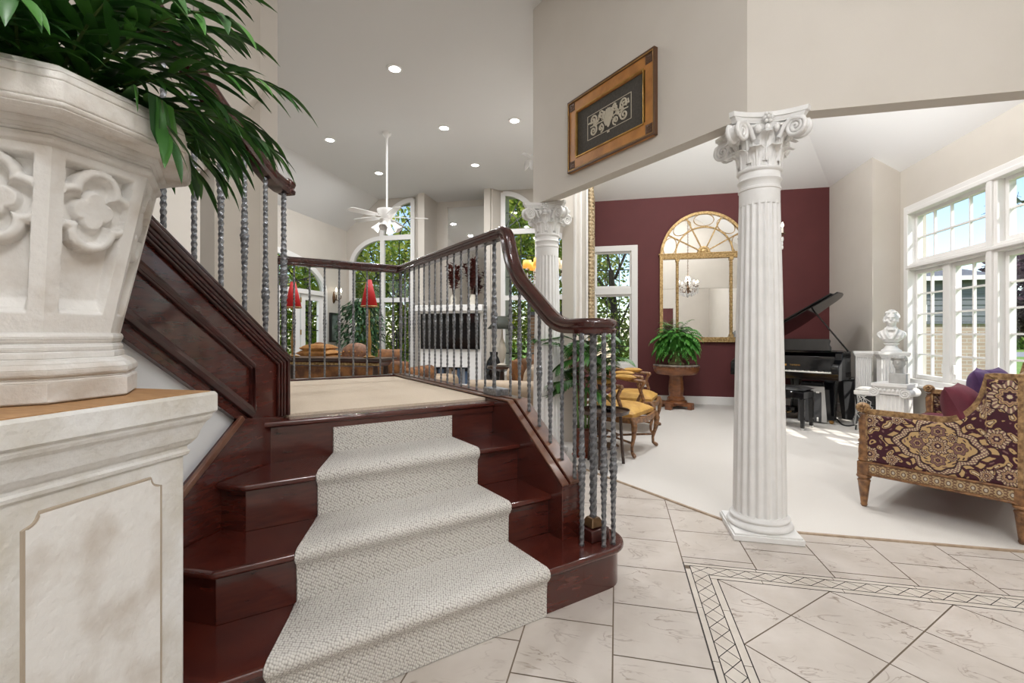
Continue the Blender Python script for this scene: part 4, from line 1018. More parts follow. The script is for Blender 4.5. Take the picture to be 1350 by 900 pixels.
# ================================================================ living room
# arched gilt mirror
MXc,MH,MZ0,MZS=1.389,.664,1.06,2.44
am=thing('arched_mirror','tall arched gilt mirror with a fanlight top on the maroon wall','mirror',(MXc,8.09,MZ0))
def mloc(mb): mb.at(MXc,0,0); return mb
m=mloc(MB()); pts=[(-MH,MZ0),(MH,MZ0)]+[(MH*math.cos(PI*i/30),MZS+.71*math.sin(PI*i/30)) for i in range(31)]
m.add([(x,8.086,z) for x,z in pts],[tuple(range(len(pts)))]); m.build('mirror_pane','mirror_glass',am,world=True,smooth=0)
def gl_(name,build,mt='gilt',bev=.003):
    m=mloc(MB()); build(m); return m.build(name,mt,am,world=True,bev=bev)
def b1(m):
    m.sweep(rp(.05,.04),[(-MH,8.075,MZ0),(-MH,8.075,MZS)],up=(0,1,0)); m.sweep(rp(.05,.04),[(MH,8.075,MZ0),(MH,8.075,MZS)],up=(0,1,0))
    m.bb(-MH-.03,MH+.03,8.05,8.095,MZ0-.03,MZ0+.05)
    for i in range(52):
        m.ball((-MH+.012+i*.0256,8.048,MZ0+.012),(.009,.006,.022),6,4)
gl_('outer_frame',b1)
def b2(m): m.sweep(rp(.045,.045),[(MH*math.cos(PI*i/40),8.075,MZS+.70*math.sin(PI*i/40)) for i in range(41)],up=(0,1,0))
gl_('arch_rim',b2)
def b3(m):
    m.bb(-MH-.03,MH+.03,8.045,8.095,MZS-.045,MZS+.045); m.bb(-MH-.045,MH+.045,8.035,8.095,MZS+.03,MZS+.05)
    for i in range(44): m.bb(-MH+.01+i*.03,-MH+.026+i*.03,8.036,8.05,MZS-.032,MZS+.02)
gl_('crossbar',b3)
for x in (-.412,.412):
    def b4(m):
        m.tube([(x,8.066,MZ0+.05),(x,8.066,MZS-.05)],.021,10)
        for i in range(22): m.ball((x,8.05,MZ0+.1+i*.058),(.025,.014,.013),8,5)
        m.box((x,8.06,MZS-.06),(.06,.05,.05)); m.box((x,8.06,MZ0+.07),(.06,.05,.05))
    gl_('inner_post',b4)
def b5(m):
    m.sweep(rp(.024,.02),[(.44*math.cos(PI*i/30),8.078,MZS+.03+.44*math.sin(PI*i/30)) for i in range(31)],up=(0,1,0))
    for an in (30,65,115,150):
        a=deg(an); m.sweep(rp(.020,.02),[(.10*math.cos(a),8.078,MZS+.05+.10*math.sin(a)),(.66*math.cos(a),8.078,MZS+.03+.68*math.sin(a))],up=(0,1,0))
    for k in range(5):
        an=deg(14+38*k); cx,cz=.545*math.cos(an),MZS+.03+.555*math.sin(an)
        e=Vector((math.cos(an),math.sin(an))); f=Vector((-e.y,e.x))
        m.sweep(rp(.010,.014),[(cx+e.x*.10*math.cos(q)+f.x*.155*math.sin(q),8.078,cz+e.y*.10*math.cos(q)+f.y*.155*math.sin(q)) for q in [2*PI*i/24 for i in range(24)]],up=(0,1,0),closed=True)
gl_('fan_tracery',b5)
def b6(m):
    for i in range(9):
        a=PI*i/8; m.ball((.075*math.cos(a),8.06,MZS+.06+.07*math.sin(a)),(.028,.016,.028),8,5)
    m.ball((0,8.06,MZS+.07),(.05,.02,.05),12,7)
gl_('shell_boss',b6)
# outlet
ot=thing('wall_outlet','small white wall outlet low on the maroon wall by the gold armchair','outlet',tuple(onY(850,507,8.094)))
m=MB(); m.box((0,0,0),(.115,.008,.075)); m.build('cover_plate','plate_white',ot,bev=.004)
m=MB(); 
for x in (-.026,.026):
    for d in (-.006,.006): m.box((x+d,-.005,.006),(.003,.002,.014))
    m.box((x,-.005,-.014),(.006,.002,.006))
m.build('sockets','satin_black',ot)
# pedestal table with fern urn
ct=thing('pedestal_table','round carved wooden pedestal table with a stone top against the maroon wall','table',(.90,7.59,.008))
m=MB(); m.lathe([(.01,.655),(.335,.655),(.345,.663),(.345,.675),(.335,.684),(.01,.684)],48); m.build('stone_top','stone_top',ct)
m=MB(); m.lathe([(.26,.53),(.29,.535),(.325,.58),(.335,.62),(.332,.65),(.30,.656)],80,rf=lambda a,z:1+.012*math.cos(40*a)); m.lathe([(.01,.53),(.27,.53),(.27,.545),(.01,.545)],40)
for i in range(40): m.ball((.337*math.cos(2*PI*i/40),.337*math.sin(2*PI*i/40),.648),.012,6,4)
m.build('apron','table_wood',ct,smooth=40)
m=MB(); m.lathe([(.12,.12),(.13,.14),(.125,.17),(.10,.19),(.105,.24),(.112,.30),(.105,.40),(.095,.48),(.11,.52),(.12,.535)],60,rf=lambda a,z:1+.03*math.cos(12*a)); m.build('column_stem','table_wood',ct,smooth=40)
m=MB(); m.lathe([(.01,.075),(.17,.075),(.17,.10),(.14,.125),(.01,.125)],8)
for k in range(4):
    m.at(rz=PI/4+PI/2*k+.2); m.prism([(.06,-.06),(.21,-.045),(.24,-.05),(.24,.05),(.21,.045),(.06,.06)],.045,.10)
m.M=Matrix.Identity(4); m.build('base','table_wood',ct,bev=.006)
for k in range(4):
    m=MB(); m.at(rz=PI/4+PI/2*k+.2); m.box((.235,0,.05),(.07,.10,.10)); m.M=Matrix.Identity(4); m.build('foot','table_wood',ct,bev=.01)
un=thing('stone_urn','weathered stone urn holding a fern on the round pedestal table','urn',(.90,7.59,.692))
m=MB(); m.lathe([(.01,0),(.10,0),(.10,.035),(.085,.04),(.075,.055),(.055,.09),(.042,.12),(.045,.135),(.055,.142),(.045,.15),(.075,.165),(.105,.20),(.12,.25),(.122,.27),(.112,.28),(.115,.30),(.13,.33),(.15,.345),(.145,.35),(.12,.335),(.01,.32)],32,rf=lambda a,z:1+(.03*math.cos(16*a) if .15<z<.27 else 0)); m.build('urn_body','urn_stone',un,smooth=50)
m=MB(); m.box((0,0,.012),(.215,.215,.024)); m.build('urn_base','urn_stone',un,bev=.005)
fn_=thing('boston_fern','full bright green fern with arching fronds in the stone urn','plant',(.90,7.59,1.02))
def fern(parent,N,L0,seed,mt='fern_leaf',up=(20,78)):
    r=random.Random(seed); m=MB()
    for i in range(N):
        az=2*PI*i/N*2.39996*N/(2*PI) if False else i*2.39996; el=deg(up[0]+(up[1]-up[0])*(i/N)); L=L0*r.uniform(.8,1.12)
        d=Vector((math.cos(az)*math.cos(el),math.sin(az)*math.cos(el),math.sin(el))); p=Vector((.03*math.cos(az),.03*math.sin(az),0)); n=13
        for j in range(n):
            d=(d+Vector((0,0,-.21*(.4+j/n)))).normalized(); p2=p+d*L/n
            sd=d.cross(Vector((0,0,1))).normalized()
            w=L*.26*math.sin(PI*min(1,(j+1.2)/n*.95))
            for sg in (-1,1): m.leaf(p2,(sd*sg+d*.55+Vector((0,0,-.15))),(0,0,1),w,.030,.5,3,.15)
            p=p2
        m.leaf(p,d,(0,0,1),.06,.02,.4,3)
    return m.build('fronds',mt,parent,smooth=70)
fern(fn_,120,.40,5,up=(-5,86))
# tall gilt mirror on the partition wall, seen almost edge on
gm=thing('leaning_gilt_mirror','tall carved gilt mirror frame on the partition wall, seen edge on','mirror',(-.40,7.55,.3))
m=MB()
for y0,y1,z0,z1 in ((7.15,7.29,.75,3.45),(7.81,7.95,.75,3.45),(7.15,7.95,.75,.93),(7.15,7.95,3.29,3.45)): m.bb(-.445,-.36,y0,y1,z0,z1)
for i in range(48):
    z=.78+i*.056; m.ball((-.40,7.147,z),(.026,.016,.024),7,5); m.ball((-.355,7.2,z),(.014,.04,.024),7,5)
m.build('carved_frame','gilt_pale',gm,world=True,bev=.012)
m=MB(); m.bb(-.449,-.425,7.10,8.0,.8,3.4); m.build('shadow_backing','dark_wood',gm,world=True)  # dark board edge, also standing in for the shadow strip beside the frame
m=MB(); m.add([(-.395,7.28,.92),(-.395,7.82,.92),(-.395,7.82,3.3),(-.395,7.28,3.3)],[(0,1,2,3)]); m.build('mirror_pane','mirror_glass',gm,world=True,smooth=0)
# crystal chandeliers
def chandelier(name,label,loc,R,n,zc,shade=None,group=None):
    t=thing(name,label,'chandelier',loc,0,group)
    m=MB(); m.lathe([(.001,-.16),(.018,-.15),(.03,-.12),(.016,-.09),(.035,-.06),(.045,-.03),(.02,.0),(.014,.06),(.03,.10),(.02,.13),(.012,.2),(.001,.22)],16); m.build('stem','bronze',t,smooth=50)
    m=MB(); z=.22
    while z<zc-.03:
        m.sweep(rp(.006,.006),[(.010*math.cos(q),.002,z+.02+.018*math.sin(q)) if int(z*30)%2 else (.002,.010*math.cos(q),z+.02+.018*math.sin(q)) for q in [2*PI*i/8 for i in range(8)]],up=(.3,.9,.1),closed=True); z+=.031
    m.lathe([(.001,zc-.05),(.05,zc-.03),(.055,zc-.002),(.001,zc-.001)],16); m.build('chain','bronze',t,smooth=50)
    ar=MB(); cr=MB()
    r=random.Random(int(R*100))
    for k in range(n):
        a=2*PI*k/n+.3; e=Vector((math.cos(a),math.sin(a),0))
        P=[e*.02+Vector((0,0,-.05)),e*R*.35+Vector((0,0,-.13)),e*R*.75+Vector((0,0,-.12)),e*R+Vector((0,0,-.03)),e*R+Vector((0,0,0))]
        Q=[]
        for i in range(len(P)-1):
            for s in range(4): Q.append(P[i].lerp(P[i+1],s/4))
        ar.tube(Q+[P[-1]],.006,6); ar.M=Matrix.Translation(e*R); ar.lathe([(.001,0),(.028,.006),(.03,.012),(.001,.01)],12); ar.M=Matrix.Identity(4)
        for j in range(4):
            b=e*R*(.45+.18*j)+Vector((0,0,-.12+.02*j)); cr.ball(b+Vector((0,0,-.035)),(.009,.009,.02),6,4); cr.ball(b+Vector((0,0,-.075)),(.012,.012,.024),6,4)
        cr.ball(e*R+Vector((0,0,-.05)),(.012,.012,.03),6,5)
        e2=Vector((math.cos(a+.4),math.sin(a+.4),0))
        for j in range(5): cr.ball(e2*R*(.25+.12*j)+Vector((0,0,.16-.045*j)),(.009,.009,.012),6,4)
    ar.build('arms','bronze',t,smooth=50); cr.ball((0,0,-.20),(.03,.03,.04),8,6); cr.build('crystals','crystal',t,smooth=0)
    for k in range(n):
        a=2*PI*k/n+.3; e=Vector((math.cos(a)*R,math.sin(a)*R,0))
        m=MB(); m.M=Matrix.Translation(e); m.lathe([(.009,.01),(.009,.075),(.001,.076)],8); o=m.build('candle','ivory',t)
        m=MB(); m.M=Matrix.Translation(e); m.lathe([(.003,.075),(.013,.09),(.011,.105),(.001,.13)],8); m.build('bulb','flame_bulb',o)
        if shade:
            m=MB(); m.M=Matrix.Translation(e); m.lathe([(.075,.045),(.060,.155)],20,cap=False); m.build('lamp_shade',shade[0] if e.x<0 else shade[1],t,smooth=50,solid=.002)
    return t
chandelier('crystal_chandelier','candle-arm crystal chandelier hanging behind the near column, seen in the arched mirror',(1.513,5.456,2.20),.205,8,2.39)
chandelier('shaded_chandelier','chandelier with amber and cream lamp shades behind the farther column',(-1.03,6.74,2.08),.255,6,2.17,('amber_shade','cream_shade','cream_shade'))
# armchairs
def armchair(name,label,loc,rz):
    t=thing(name,label,'chair',loc,rz,'gold seated armchairs')
    m=MB()
    def top(u,v):
        x=-.26+.54*u; w=.235+.045*u; y=(2*v-1)*w; h=.40+.075*max(0,(1-abs(2*v-1)**3.2))**.6*max(0,(1-abs(2*u-1)**3.2))**.6
        return (x,y,h)
    m.grid(top,16,16); m.prism([(-.26,-.235),(.28,-.28),(.28,.28),(-.26,.235)],.365,.401); m.build('seat','gold_fabric',t,smooth=50)
    m=MB()
    for pts in ([(.285,-.28,.345),(.305,-.14,.335),(.31,0,.325),(.305,.14,.335),(.285,.28,.345)],[(.285,-.28,.345),(0,-.262,.335),(-.27,-.24,.345)],[(.285,.28,.345),(0,.262,.335),(-.27,.24,.345)],[(-.27,-.24,.345),(-.27,.24,.345)]): m.sweep(rp(.03,.055),[Vector(p) for p in pts],up=(0,0,1))
    m.build('seat_rail','carved_wood',t,bev=.006)
    for x,y,fx in ((.285,-.28,1),(.285,.28,1),(-.265,-.235,-1),(-.265,.235,-1)):
        m=MB(); k=1 if y>0 else -1
        if fx>0: P=[(x,y,.36),(x+.022,y+.018*k,.30),(x+.012,y+.010*k,.20),(x-.012,y-.008*k,.10),(x-.010,y-.006*k,.045),(x+.018,y+.012*k,.022),(x+.03,y+.018*k,.016)]
        else: P=[(x,y,.36),(x-.005,y,.25),(x-.012,y,.12),(x-.04,y,.012)]
        q=[.030,.030,.021,.015,.014,.020,.012] if fx>0 else [.022,.02,.018,.016]
        Q=[Vector(p) for p in P]; m.tube(Q,1.0,8,scl=None) if False else None
        n=len(Q); S=[]
        for i in range(n-1):
            for s in range(4): S.append((Q[i].lerp(Q[i+1],s/4),q[i]+(q[i+1]-q[i])*s/4))
        S.append((Q[-1],q[-1])); L=len(S)
        m.tube([s[0] for s in S],1.0,8,scl=lambda f:S[min(L-1,int(round(f*(L-1))))][1]); m.build('leg','carved_wood',t,smooth=60)
    m=MB(); m.tube([(.27,-.26,.13),(.0,-.06,.12),(-.25,-.22,.13)],.011,8); m.tube([(.27,.26,.13),(.0,.06,.12),(-.25,.22,.13)],.011,8); m.tube([(.0,-.06,.12),(0,.06,.12)],.011,8); m.build('stretcher','carved_wood',t,smooth=60)
    for sg in (-1,1):
        m=MB(); P=[(.12,sg*.275,.36),(.17,sg*.285,.46),(.135,sg*.29,.56),(.17,sg*.29,.635),(.155,sg*.29,.655),(.05,sg*.285,.66),(-.10,sg*.265,.68),(-.25,sg*.235,.71)]
        m.tube([Vector(p) for p in P],.019,8); m.ball((.175,sg*.29,.645),(.026,.024,.026),10,6); a=m.build('arm','carved_wood',t,smooth=60)
        m=MB(); m.cushion((-.03,sg*.277,.692),(.24,.07,.055),10); m.build('arm_pad','gold_fabric',a,smooth=60)
    m=MB(); m.at(-.285,0,.42,ry=-.2)
    m.grid(lambda u,v:(-.025+.05*max(0,(1-abs(2*u-1)**3)*(1-abs(2*v-1)**3))**.6,(2*u-1)*(.21+.03*v),.06+.52*v-.04*abs(2*u-1)**2*v),14,14)
    m.grid(lambda u,v:(-.03,(2*u-1)*(.21+.03*v),.06+.52*v-.04*abs(2*u-1)**2*v),14,14); m.build('backrest','maroon_fabric',t,smooth=50)
    m=MB(); m.at(-.285,0,.42,ry=-.2); L=[(-.025,-.225,.02),(-.025,-.235,.3),(-.025,-.25,.54),(-.025,-.15,.605),(-.025,0,.64),(-.025,.15,.605),(-.025,.25,.54),(-.025,.235,.3),(-.025,.225,.02)]
    m.tube([Vector(p) for p in L],.02,8,closed=True); m.build('back_frame','carved_wood',t,smooth=60); return t
ac=armchair('armchair','gold seated carved armchair nearest the stairs, beside the small tray table',(.0,4.80,.008),deg(-24))
dup(ac,(.17,5.86,.008),deg(-12),'gold seated carved armchair standing behind its twin near the maroon wall window')
# tray side table
sd_=thing('tray_table','small dark round tray table between the stair balusters and gold armchair','table',(-.11,4.16,.004))
m=MB(); m.lathe([(.01,.455),(.20,.455),(.215,.463),(.225,.49),(.218,.49),(.205,.472),(.01,.470)],36); m.build('tray_top','dark_wood',sd_,smooth=40)
m=MB(); m.lathe([(.01,.16),(.13,.16),(.13,.175),(.01,.175)],24); m.build('lower_shelf','dark_wood',sd_)
for k in range(3):
    a=2*PI*k/3+.35; m=MB(); m.tube([(.15*math.cos(a),.15*math.sin(a),.455),(.16*math.cos(a),.16*math.sin(a),.25),(.18*math.cos(a),.18*math.sin(a),.0)],.014,8); m.build('leg','dark_wood',sd_,smooth=60)
dsh=thing('glass_dish','small dark glass dish sitting on the round tray table','dish',(-.06,4.14,.4765))
m=MB(); m.lathe([(.01,.0),(.035,.0),(.06,.03),(.056,.03),(.03,.008),(.01,.007)],20); m.build('dish_bowl','glass_black',dsh,smooth=50)
# small lamp on an end table behind
et=thing('end_table','small dark end table carrying the cream table lamp by the partition wall','table',(-.20,5.45,.008))
m=MB(); m.lathe([(.01,.60),(.19,.60),(.20,.61),(.19,.625),(.01,.625)],28); m.build('table_top','dark_wood',et)
m=MB(); m.lathe([(.10,0),(.11,.03),(.03,.07),(.025,.3),(.04,.45),(.03,.58),(.08,.60)],20); m.build('stem','dark_wood',et,smooth=50)
tl=thing('table_lamp','table lamp with a cream pleated shade behind the stair balusters','lamp',(-.20,5.45,.634))
m=MB(); m.lathe([(.05,0),(.06,.02),(.025,.04),(.04,.10),(.05,.15),(.02,.20),(.012,.28)],18); m.build('lamp_base','ceramic',tl,smooth=50)
m=MB(); m.lathe([(.175,.18),(.09,.42)],40,cap=False,rf=lambda a,z:1+.012*math.cos(40*a)); m.build('lamp_shade','cream_shade',tl,smooth=50,solid=.003)
# cane palm in a pot beside the far column
kp=thing('glazed_pot','brown glazed plant pot beside the base of the farther column','plant pot',(-.30,4.44,.004))
m=MB(); m.lathe([(.01,0),(.075,0),(.095,.05),(.108,.14),(.105,.22),(.098,.25),(.108,.26),(.108,.275),(.095,.275),(.09,.25),(.01,.24)],32); m.build('pot_body','terracotta',kp,smooth=50)
m=MB(); m.lathe([(.01,0),(.115,0),(.12,.012),(.01,.012)],28); m.build('saucer','red_pot',kp)
kd=thing('cane_palm','tall leafy palm with green canes growing from the brown glazed pot','plant',(-.30,4.44,.25))
r=random.Random(9); m=MB()
canes=[]
for i in range(9):
    a=i*.7; b=Vector((.055*math.cos(a),.055*math.sin(a),0)); h=r.uniform(.35,.85); tpt=b*1.6+Vector((0,0,h)); m.tube([b,b.lerp(tpt,.5),tpt],.011,7,scl=lambda q:1-.35*q); canes.append(tpt)
m.build('canes','cane_green',kd,smooth=60)
for i,c_ in enumerate(canes):
    m=MB()
    for q in range(3):
        az=i*1.05+(q-1)*1.5; el=deg(70-16*q); d=Vector((math.cos(az)*math.cos(el),math.sin(az)*math.cos(el),math.sin(el))); p=c_.copy(); L=.34; n=10; P=[p.copy()]
        for j in range(n):
            d=(d+Vector((0,0,-.14))).normalized(); p=p+d*L/n; P.append(p.copy()); s_=d.cross(Vector((0,0,1))).normalized()
            if j>1:
                for sg in (-1,1): m.leaf(p,d*.9+s_*sg*.8,(0,0,1),.17*math.sin(PI*(j+1)/(n+2))+.05,.032,.7,4,.2)
        m.tube(P,.003,5)
    def off_column(v):
        x=v.x+.356; y=v.y-.015; q=math.hypot(x,y)
        return v if q>.16 or q<1e-4 else Vector((x/q*.16-.356,y/q*.16+.015,v.z))
    m.v=[off_column(v) for v in m.v]
    m.build('crown_leaves','plant_leaf',kd,smooth=70)
# ---------------------------------------------------------------- grand piano
PO=(2.70,6.49,.008); PR=math.atan2(-.62,.78)
pi_=thing('grand_piano','shiny black grand piano with its lid propped open in the corner','piano',PO,PR)
W_=1.34
OUT=[(0,.20),(0,.40),(-.015,.47),(-.06,.56),(-.14,.63),(-.26,.69),(-.38,.755),(-.48,.83),(-.60,.92),(-.74,.985),(-.90,1.01),(-1.10,1.01),(-1.25,.99),(-1.32,.94),(-W_,.86),(-W_,.20)]
m=MB(); m.prism(OUT,.565,.66); 
def ring(m,P,th,z0,z1):
    n=len(P); C=Vector((-.7,.45)); I=[]
    for i in range(n):
        p=Vector(P[i]); a=Vector(P[i-1]) if i else p; b=Vector(P[i+1]) if i<n-1 else p; t=(b-a).normalized(); nn=Vector((-t.y,t.x)); I.append(p+nn*th)
    for i in range(n-1):
        m.taper([(P[i][0],P[i][1],z0),(P[i+1][0],P[i+1][1],z0),(I[i+1].x,I[i+1].y,z0),(I[i].x,I[i].y,z0)],[(P[i][0],P[i][1],z1),(P[i+1][0],P[i+1][1],z1),(I[i+1].x,I[i+1].y,z1),(I[i].x,I[i].y,z1)])
ring(m,OUT,.045,.60,.925); m.build('rim','piano_black',pi_,smooth=40)
m=MB(); m.prism(OUT[2:-2],.74,.765); m.build('soundboard','cast_gold',pi_)
m=MB(); m.bb(-W_,0,-.06,.22,.565,.625); m.bb(-W_,0,-.062,-.045,.60,.655); m.build('keybed','piano_black',pi_,bev=.006)
for x0 in (-.085,-W_):
    m=MB(); m.prismX([(.22,.60),(.22,.925),(.12,.925),(.09,.90),(.075,.83),(.03,.79),(-.04,.76),(-.06,.73),(-.06,.60)],x0,x0+.085); m.build('cheek','piano_black',pi_,bev=.008)
m=MB(); x=-W_+.085
k=MB(); bk=MB(); wkey=(W_-.17)/52
for i in range(52): k.bb(x+i*wkey+.0006,x+(i+1)*wkey-.0006,-.045,.10,.645,.668)
for i in range(51):
    if i%7 in (0,2,3,5,6): bk.bb(x+(i+1)*wkey-.0055,x+(i+1)*wkey+.0055,.005,.10,.668,.679)
k.build('white_keys','ivory',pi_,smooth=0); bk.build('black_keys','satin_black',pi_,smooth=0)
m=MB(); m.prismX([(.10,.66),(.12,.80),(.135,.86),(.16,.86),(.16,.66)],-W_+.085,-.085); fb=m.build('fallboard','piano_black',pi_,bev=.004)
def text(body,size,mt,parent,mtx,name='lettering',ext=.0008):
    c=bpy.data.curves.new(name,'FONT'); c.body=body; c.size=size; c.extrude=ext; c.align_x='CENTER'; c.align_y='CENTER'; c.materials.append(MATS[mt])
    tmp=bpy.data.objects.new('t',c); COL.objects.link(tmp); dg=bpy.context.evaluated_depsgraph_get(); me=bpy.data.meshes.new_from_object(tmp.evaluated_get(dg)); 
    COL.objects.unlink(tmp); bpy.data.objects.remove(tmp); me.transform(mtx)
    o=bpy.data.objects.new(name,me); COL.objects.link(o); o.parent=parent; WM[o]=WM[parent]; return o
text('YAMAHA',.031,'cast_gold',fb,Matrix.Translation((-.55,.1085,.735))@Matrix.Rotation(PI/2-.14,4,'X'))
m=MB(); m.M=Matrix.Translation((-.665,.1085,.735))@Matrix.Rotation(PI/2-.14,4,'X'); m.lathe([(.010,0),(.014,0),(.014,.0012),(.010,.0012)],20); 
for i in range(3): m.bb(-.001,.001,-.009,.009,0,.0012) if i==0 else m.tube([(0,0,.0006),(.009*math.cos(2.1*i+PI/2),.009*math.sin(2.1*i+PI/2),.0006)],.001,4)
m.build('emblem','cast_gold',fb)
# music desk
m=MB(); m.at(0,.34,.925,rx=-.28); m.prismY([(-.20,.0),(-.20,.05),(-.225,.09),(-.215,.14),(-.235,.165),(-1.10,.165),(-1.125,.14),(-1.115,.09),(-1.14,.05),(-1.14,0)],-.008,.008); m.M=Matrix.Identity(4); m.build('music_desk','piano_black',pi_,bev=.003)
m=MB(); m.bb(-W_+.05,-.05,.20,.36,.905,.925); m.build('pin_block','piano_black',pi_)
# lid
TL_=deg(30.5); ML=Matrix.Translation((-W_,0,.935))@Matrix.Rotation(-TL_,4,'Y')
LO=[(x+W_+.0,y) for x,y in OUT]; LO=[(x*1.09,y) for x,y in LO]
m=MB(); m.M=ML; m.prism([(a,b+.02*0) for a,b in LO],0,.020); lid=m.build('lid','piano_black',pi_,smooth=40,bev=.004)
m=MB(); m.M=ML; m.bb(.02,1.40,.16,.33,.021,.038); m.build('front_flap','piano_black',pi_,bev=.004)
lp=ML@Vector((1.06,.40,0)); m=MB(); m.tube([(-.03,.42,.92),tuple(lp)],.010,8); m.build('lid_prop','piano_black',pi_)
for x,y in ((-.13,.12),(-W_+.13,.12),(-.78,.80)):
    m=MB(); m.taper([(x-.04,y-.04,.05),(x+.04,y-.04,.05),(x+.04,y+.04,.05),(x-.04,y+.04,.05)],[(x-.065,y-.065,.565),(x+.065,y-.065,.565),(x+.065,y+.065,.565),(x-.065,y+.065,.565)])
    o=m.build('leg','piano_black',pi_,bev=.006)
    m=MB(); m.M=Matrix.Translation((x,y,.027)); m.ball((0,0,0),(.027,.018,.027),12,8); m.bb(-.02,.02,-.02,.02,.0,.03); m.build('caster','lamp_gold',o)
m=MB(); cx=-W_/2
for s in (-1,1): m.tube([(cx+s*.05,.22,.57),(cx+s*.06,.21,.35),(cx+s*.045,.20,.16)],.016,8)
m.box((cx,.20,.12),(.22,.14,.08)); m.box((cx,.22,.56),(.2,.16,.03)); ly=m.build('pedal_lyra','piano_black',pi_,bev=.005)
for s in (-.06,0,.06):
    m=MB(); m.box((cx+s,.10,.10),(.026,.12,.012)); m.build('pedal','lamp_gold',ly,bev=.004)
# bench
b0=onZ(1058,567,.008); e1=Vector((.78,-.62,0)); e2=Vector((.62,.78,0))
bn=thing('piano_bench','black piano bench tucked in front of the grand piano keyboard','bench',(b0.x,b0.y,.008),PR)
m=MB(); m.cushion((-.34,.14,.475),(.74,.34,.07),14,6); m.build('padded_seat','satin_black',bn,smooth=60)
m=MB(); m.bb(-.70,.02,-.02,.30,.37,.455); m.build('seat_box','piano_black',bn,bev=.006)
for x in (0,-.68):
    for y in (0,.28):
        m=MB(); m.taper([(x-.018,y-.018,0),(x+.018,y-.018,0),(x+.018,y+.018,0),(x-.018,y+.018,0)],[(x-.026,y-.026,.37),(x+.026,y-.026,.37),(x+.026,y+.026,.37),(x-.026,y+.026,.37)]); o=m.build('leg','piano_black',bn,bev=.003)
        m=MB(); m.box((x,y,.012),(.040,.040,.024)); m.build('leg_tip','silver_edge',o,bev=.003)
# equipment case under the piano
q=onZ(1071,558,.008)
ec=thing('equipment_case','tall grey equipment case with a silver edge under the piano behind the bench','case',(q.x+.02,q.y+.06,.008),deg(-25))
m=MB(); m.bb(-.16,.14,0,.34,.01,.47); m.build('case_body','grey_box',ec,bev=.008)
m=MB(); m.bb(.10,.16,-.004,.35,.012,.475); m.bb(-.165,.165,-.006,.002,.40,.475); m.build('metal_edge','silver_edge',ec,bev=.006)
m=MB()
for i,h in enumerate((.022,.014,.018,.024,.012)): m.box((.161,.10,.32-.036*i),(.002,.018,h))
m.build('edge_marks','cable_black',ec)
m=MB()
for x in (-.09,.06):
    m.box((x,-.012,.40),(.035,.012,.022)); m.box((x,-.008,.05),(.02,.012,.05))
m.build('latches','plate_white',ec,bev=.003)
m=MB(); m.bb(-.13,.11,.06,.28,.475,.515); m.tube([(-.02,.02,.50),(.0,0,.53),(.04,.03,.52)],.006,6); m.build('mixer_unit','satin_black',ec,bev=.004)
# tapered black planter by the wall
q=onZ(1119,551,.008)
tb=thing('tapered_bin','tall black tapered bin standing behind the piano beside the white pedestals','bin',(3.05,7.12,.008))
m=MB(); m.taper([(-.05,-.05,0),(.05,-.05,0),(.05,.05,0),(-.05,.05,0)],[(-.10,-.10,.53),(.10,-.10,.53),(.10,.10,.53),(-.10,.10,.53)]); m.build('bin_body','grey_box',tb,bev=.006)
m=MB(); m.bb(-.11,.11,-.11,.11,.53,.56); m.build('bin_rim','satin_black',tb,bev=.006)
# power cords on the carpet
def cord(name,label,uv,mt,r=.007,z=.016):
    P=[onZ(u,v,z) for u,v in uv]; Q=[]
    for i in range(len(P)-1):
        p0=P[max(0,i-1)];p1=P[i];p2=P[i+1];p3=P[min(len(P)-1,i+2)]
        for s in range(8):
            t=s/8; Q.append(.5*((2*p1)+(p2-p0)*t+(2*p0-5*p1+4*p2-p3)*t*t+(3*p1-p0-3*p2+p3)*t**3))
    m=MB(); m.tube(Q+[P[-1]],r,6); return tag(m.build(name,mt,smooth=60),label,'cable')
cord('power_cord','black power cord with a plug trailing across the pale carpet below the pedestals',[(1092,551),(1098,549),(1104,553),(1110,559),(1118,561),(1126,560)],'cable_black',.009,.018)
cord('white_cord','white cord looping on the carpet beside the grey equipment case',[(1090,545),(1094,541),(1098,548),(1102,551),(1110,550),(1117,546),(1121,543)],'cable_white',.006)
# keyboard gear stand
q=onZ(1143,556,.008)
ks=thing('equipment_stand','dark stand of audio gear tangled with white cables beside the fluted pedestal','stand',(2.93,6.36,.008),deg(-38))
m=MB()
for s in (-1,1):
    m.tube([(s*.09,-.10,0),(s*.09,.10,.42)],.009,6); m.tube([(s*.09,.10,0),(s*.09,-.10,.42)],.009,6)
m.build('stand_frame','satin_black',ks)
m=MB(); m.box((0,.02,.20),(.17,.16,.20)); m.box((0,.02,.36),(.16,.15,.08)); m.build('amplifier','grey_box',ks,bev=.006)
m=MB(); m.box((0,0,.45),(.22,.20,.05)); m.cushion((0,0,.49),(.2,.18,.06),8); m.build('paper_stack','plate_white',ks,bev=.008)
r=random.Random(4)
for i in range(6):
    m=MB(); P=[Vector((r.uniform(-.09,.09),-.11+r.uniform(-.02,.02),.42-.42*j/6)) for j in range(7)]; m.tube(P,.0045,5); m.build('cable','cable_white',ks,smooth=70)
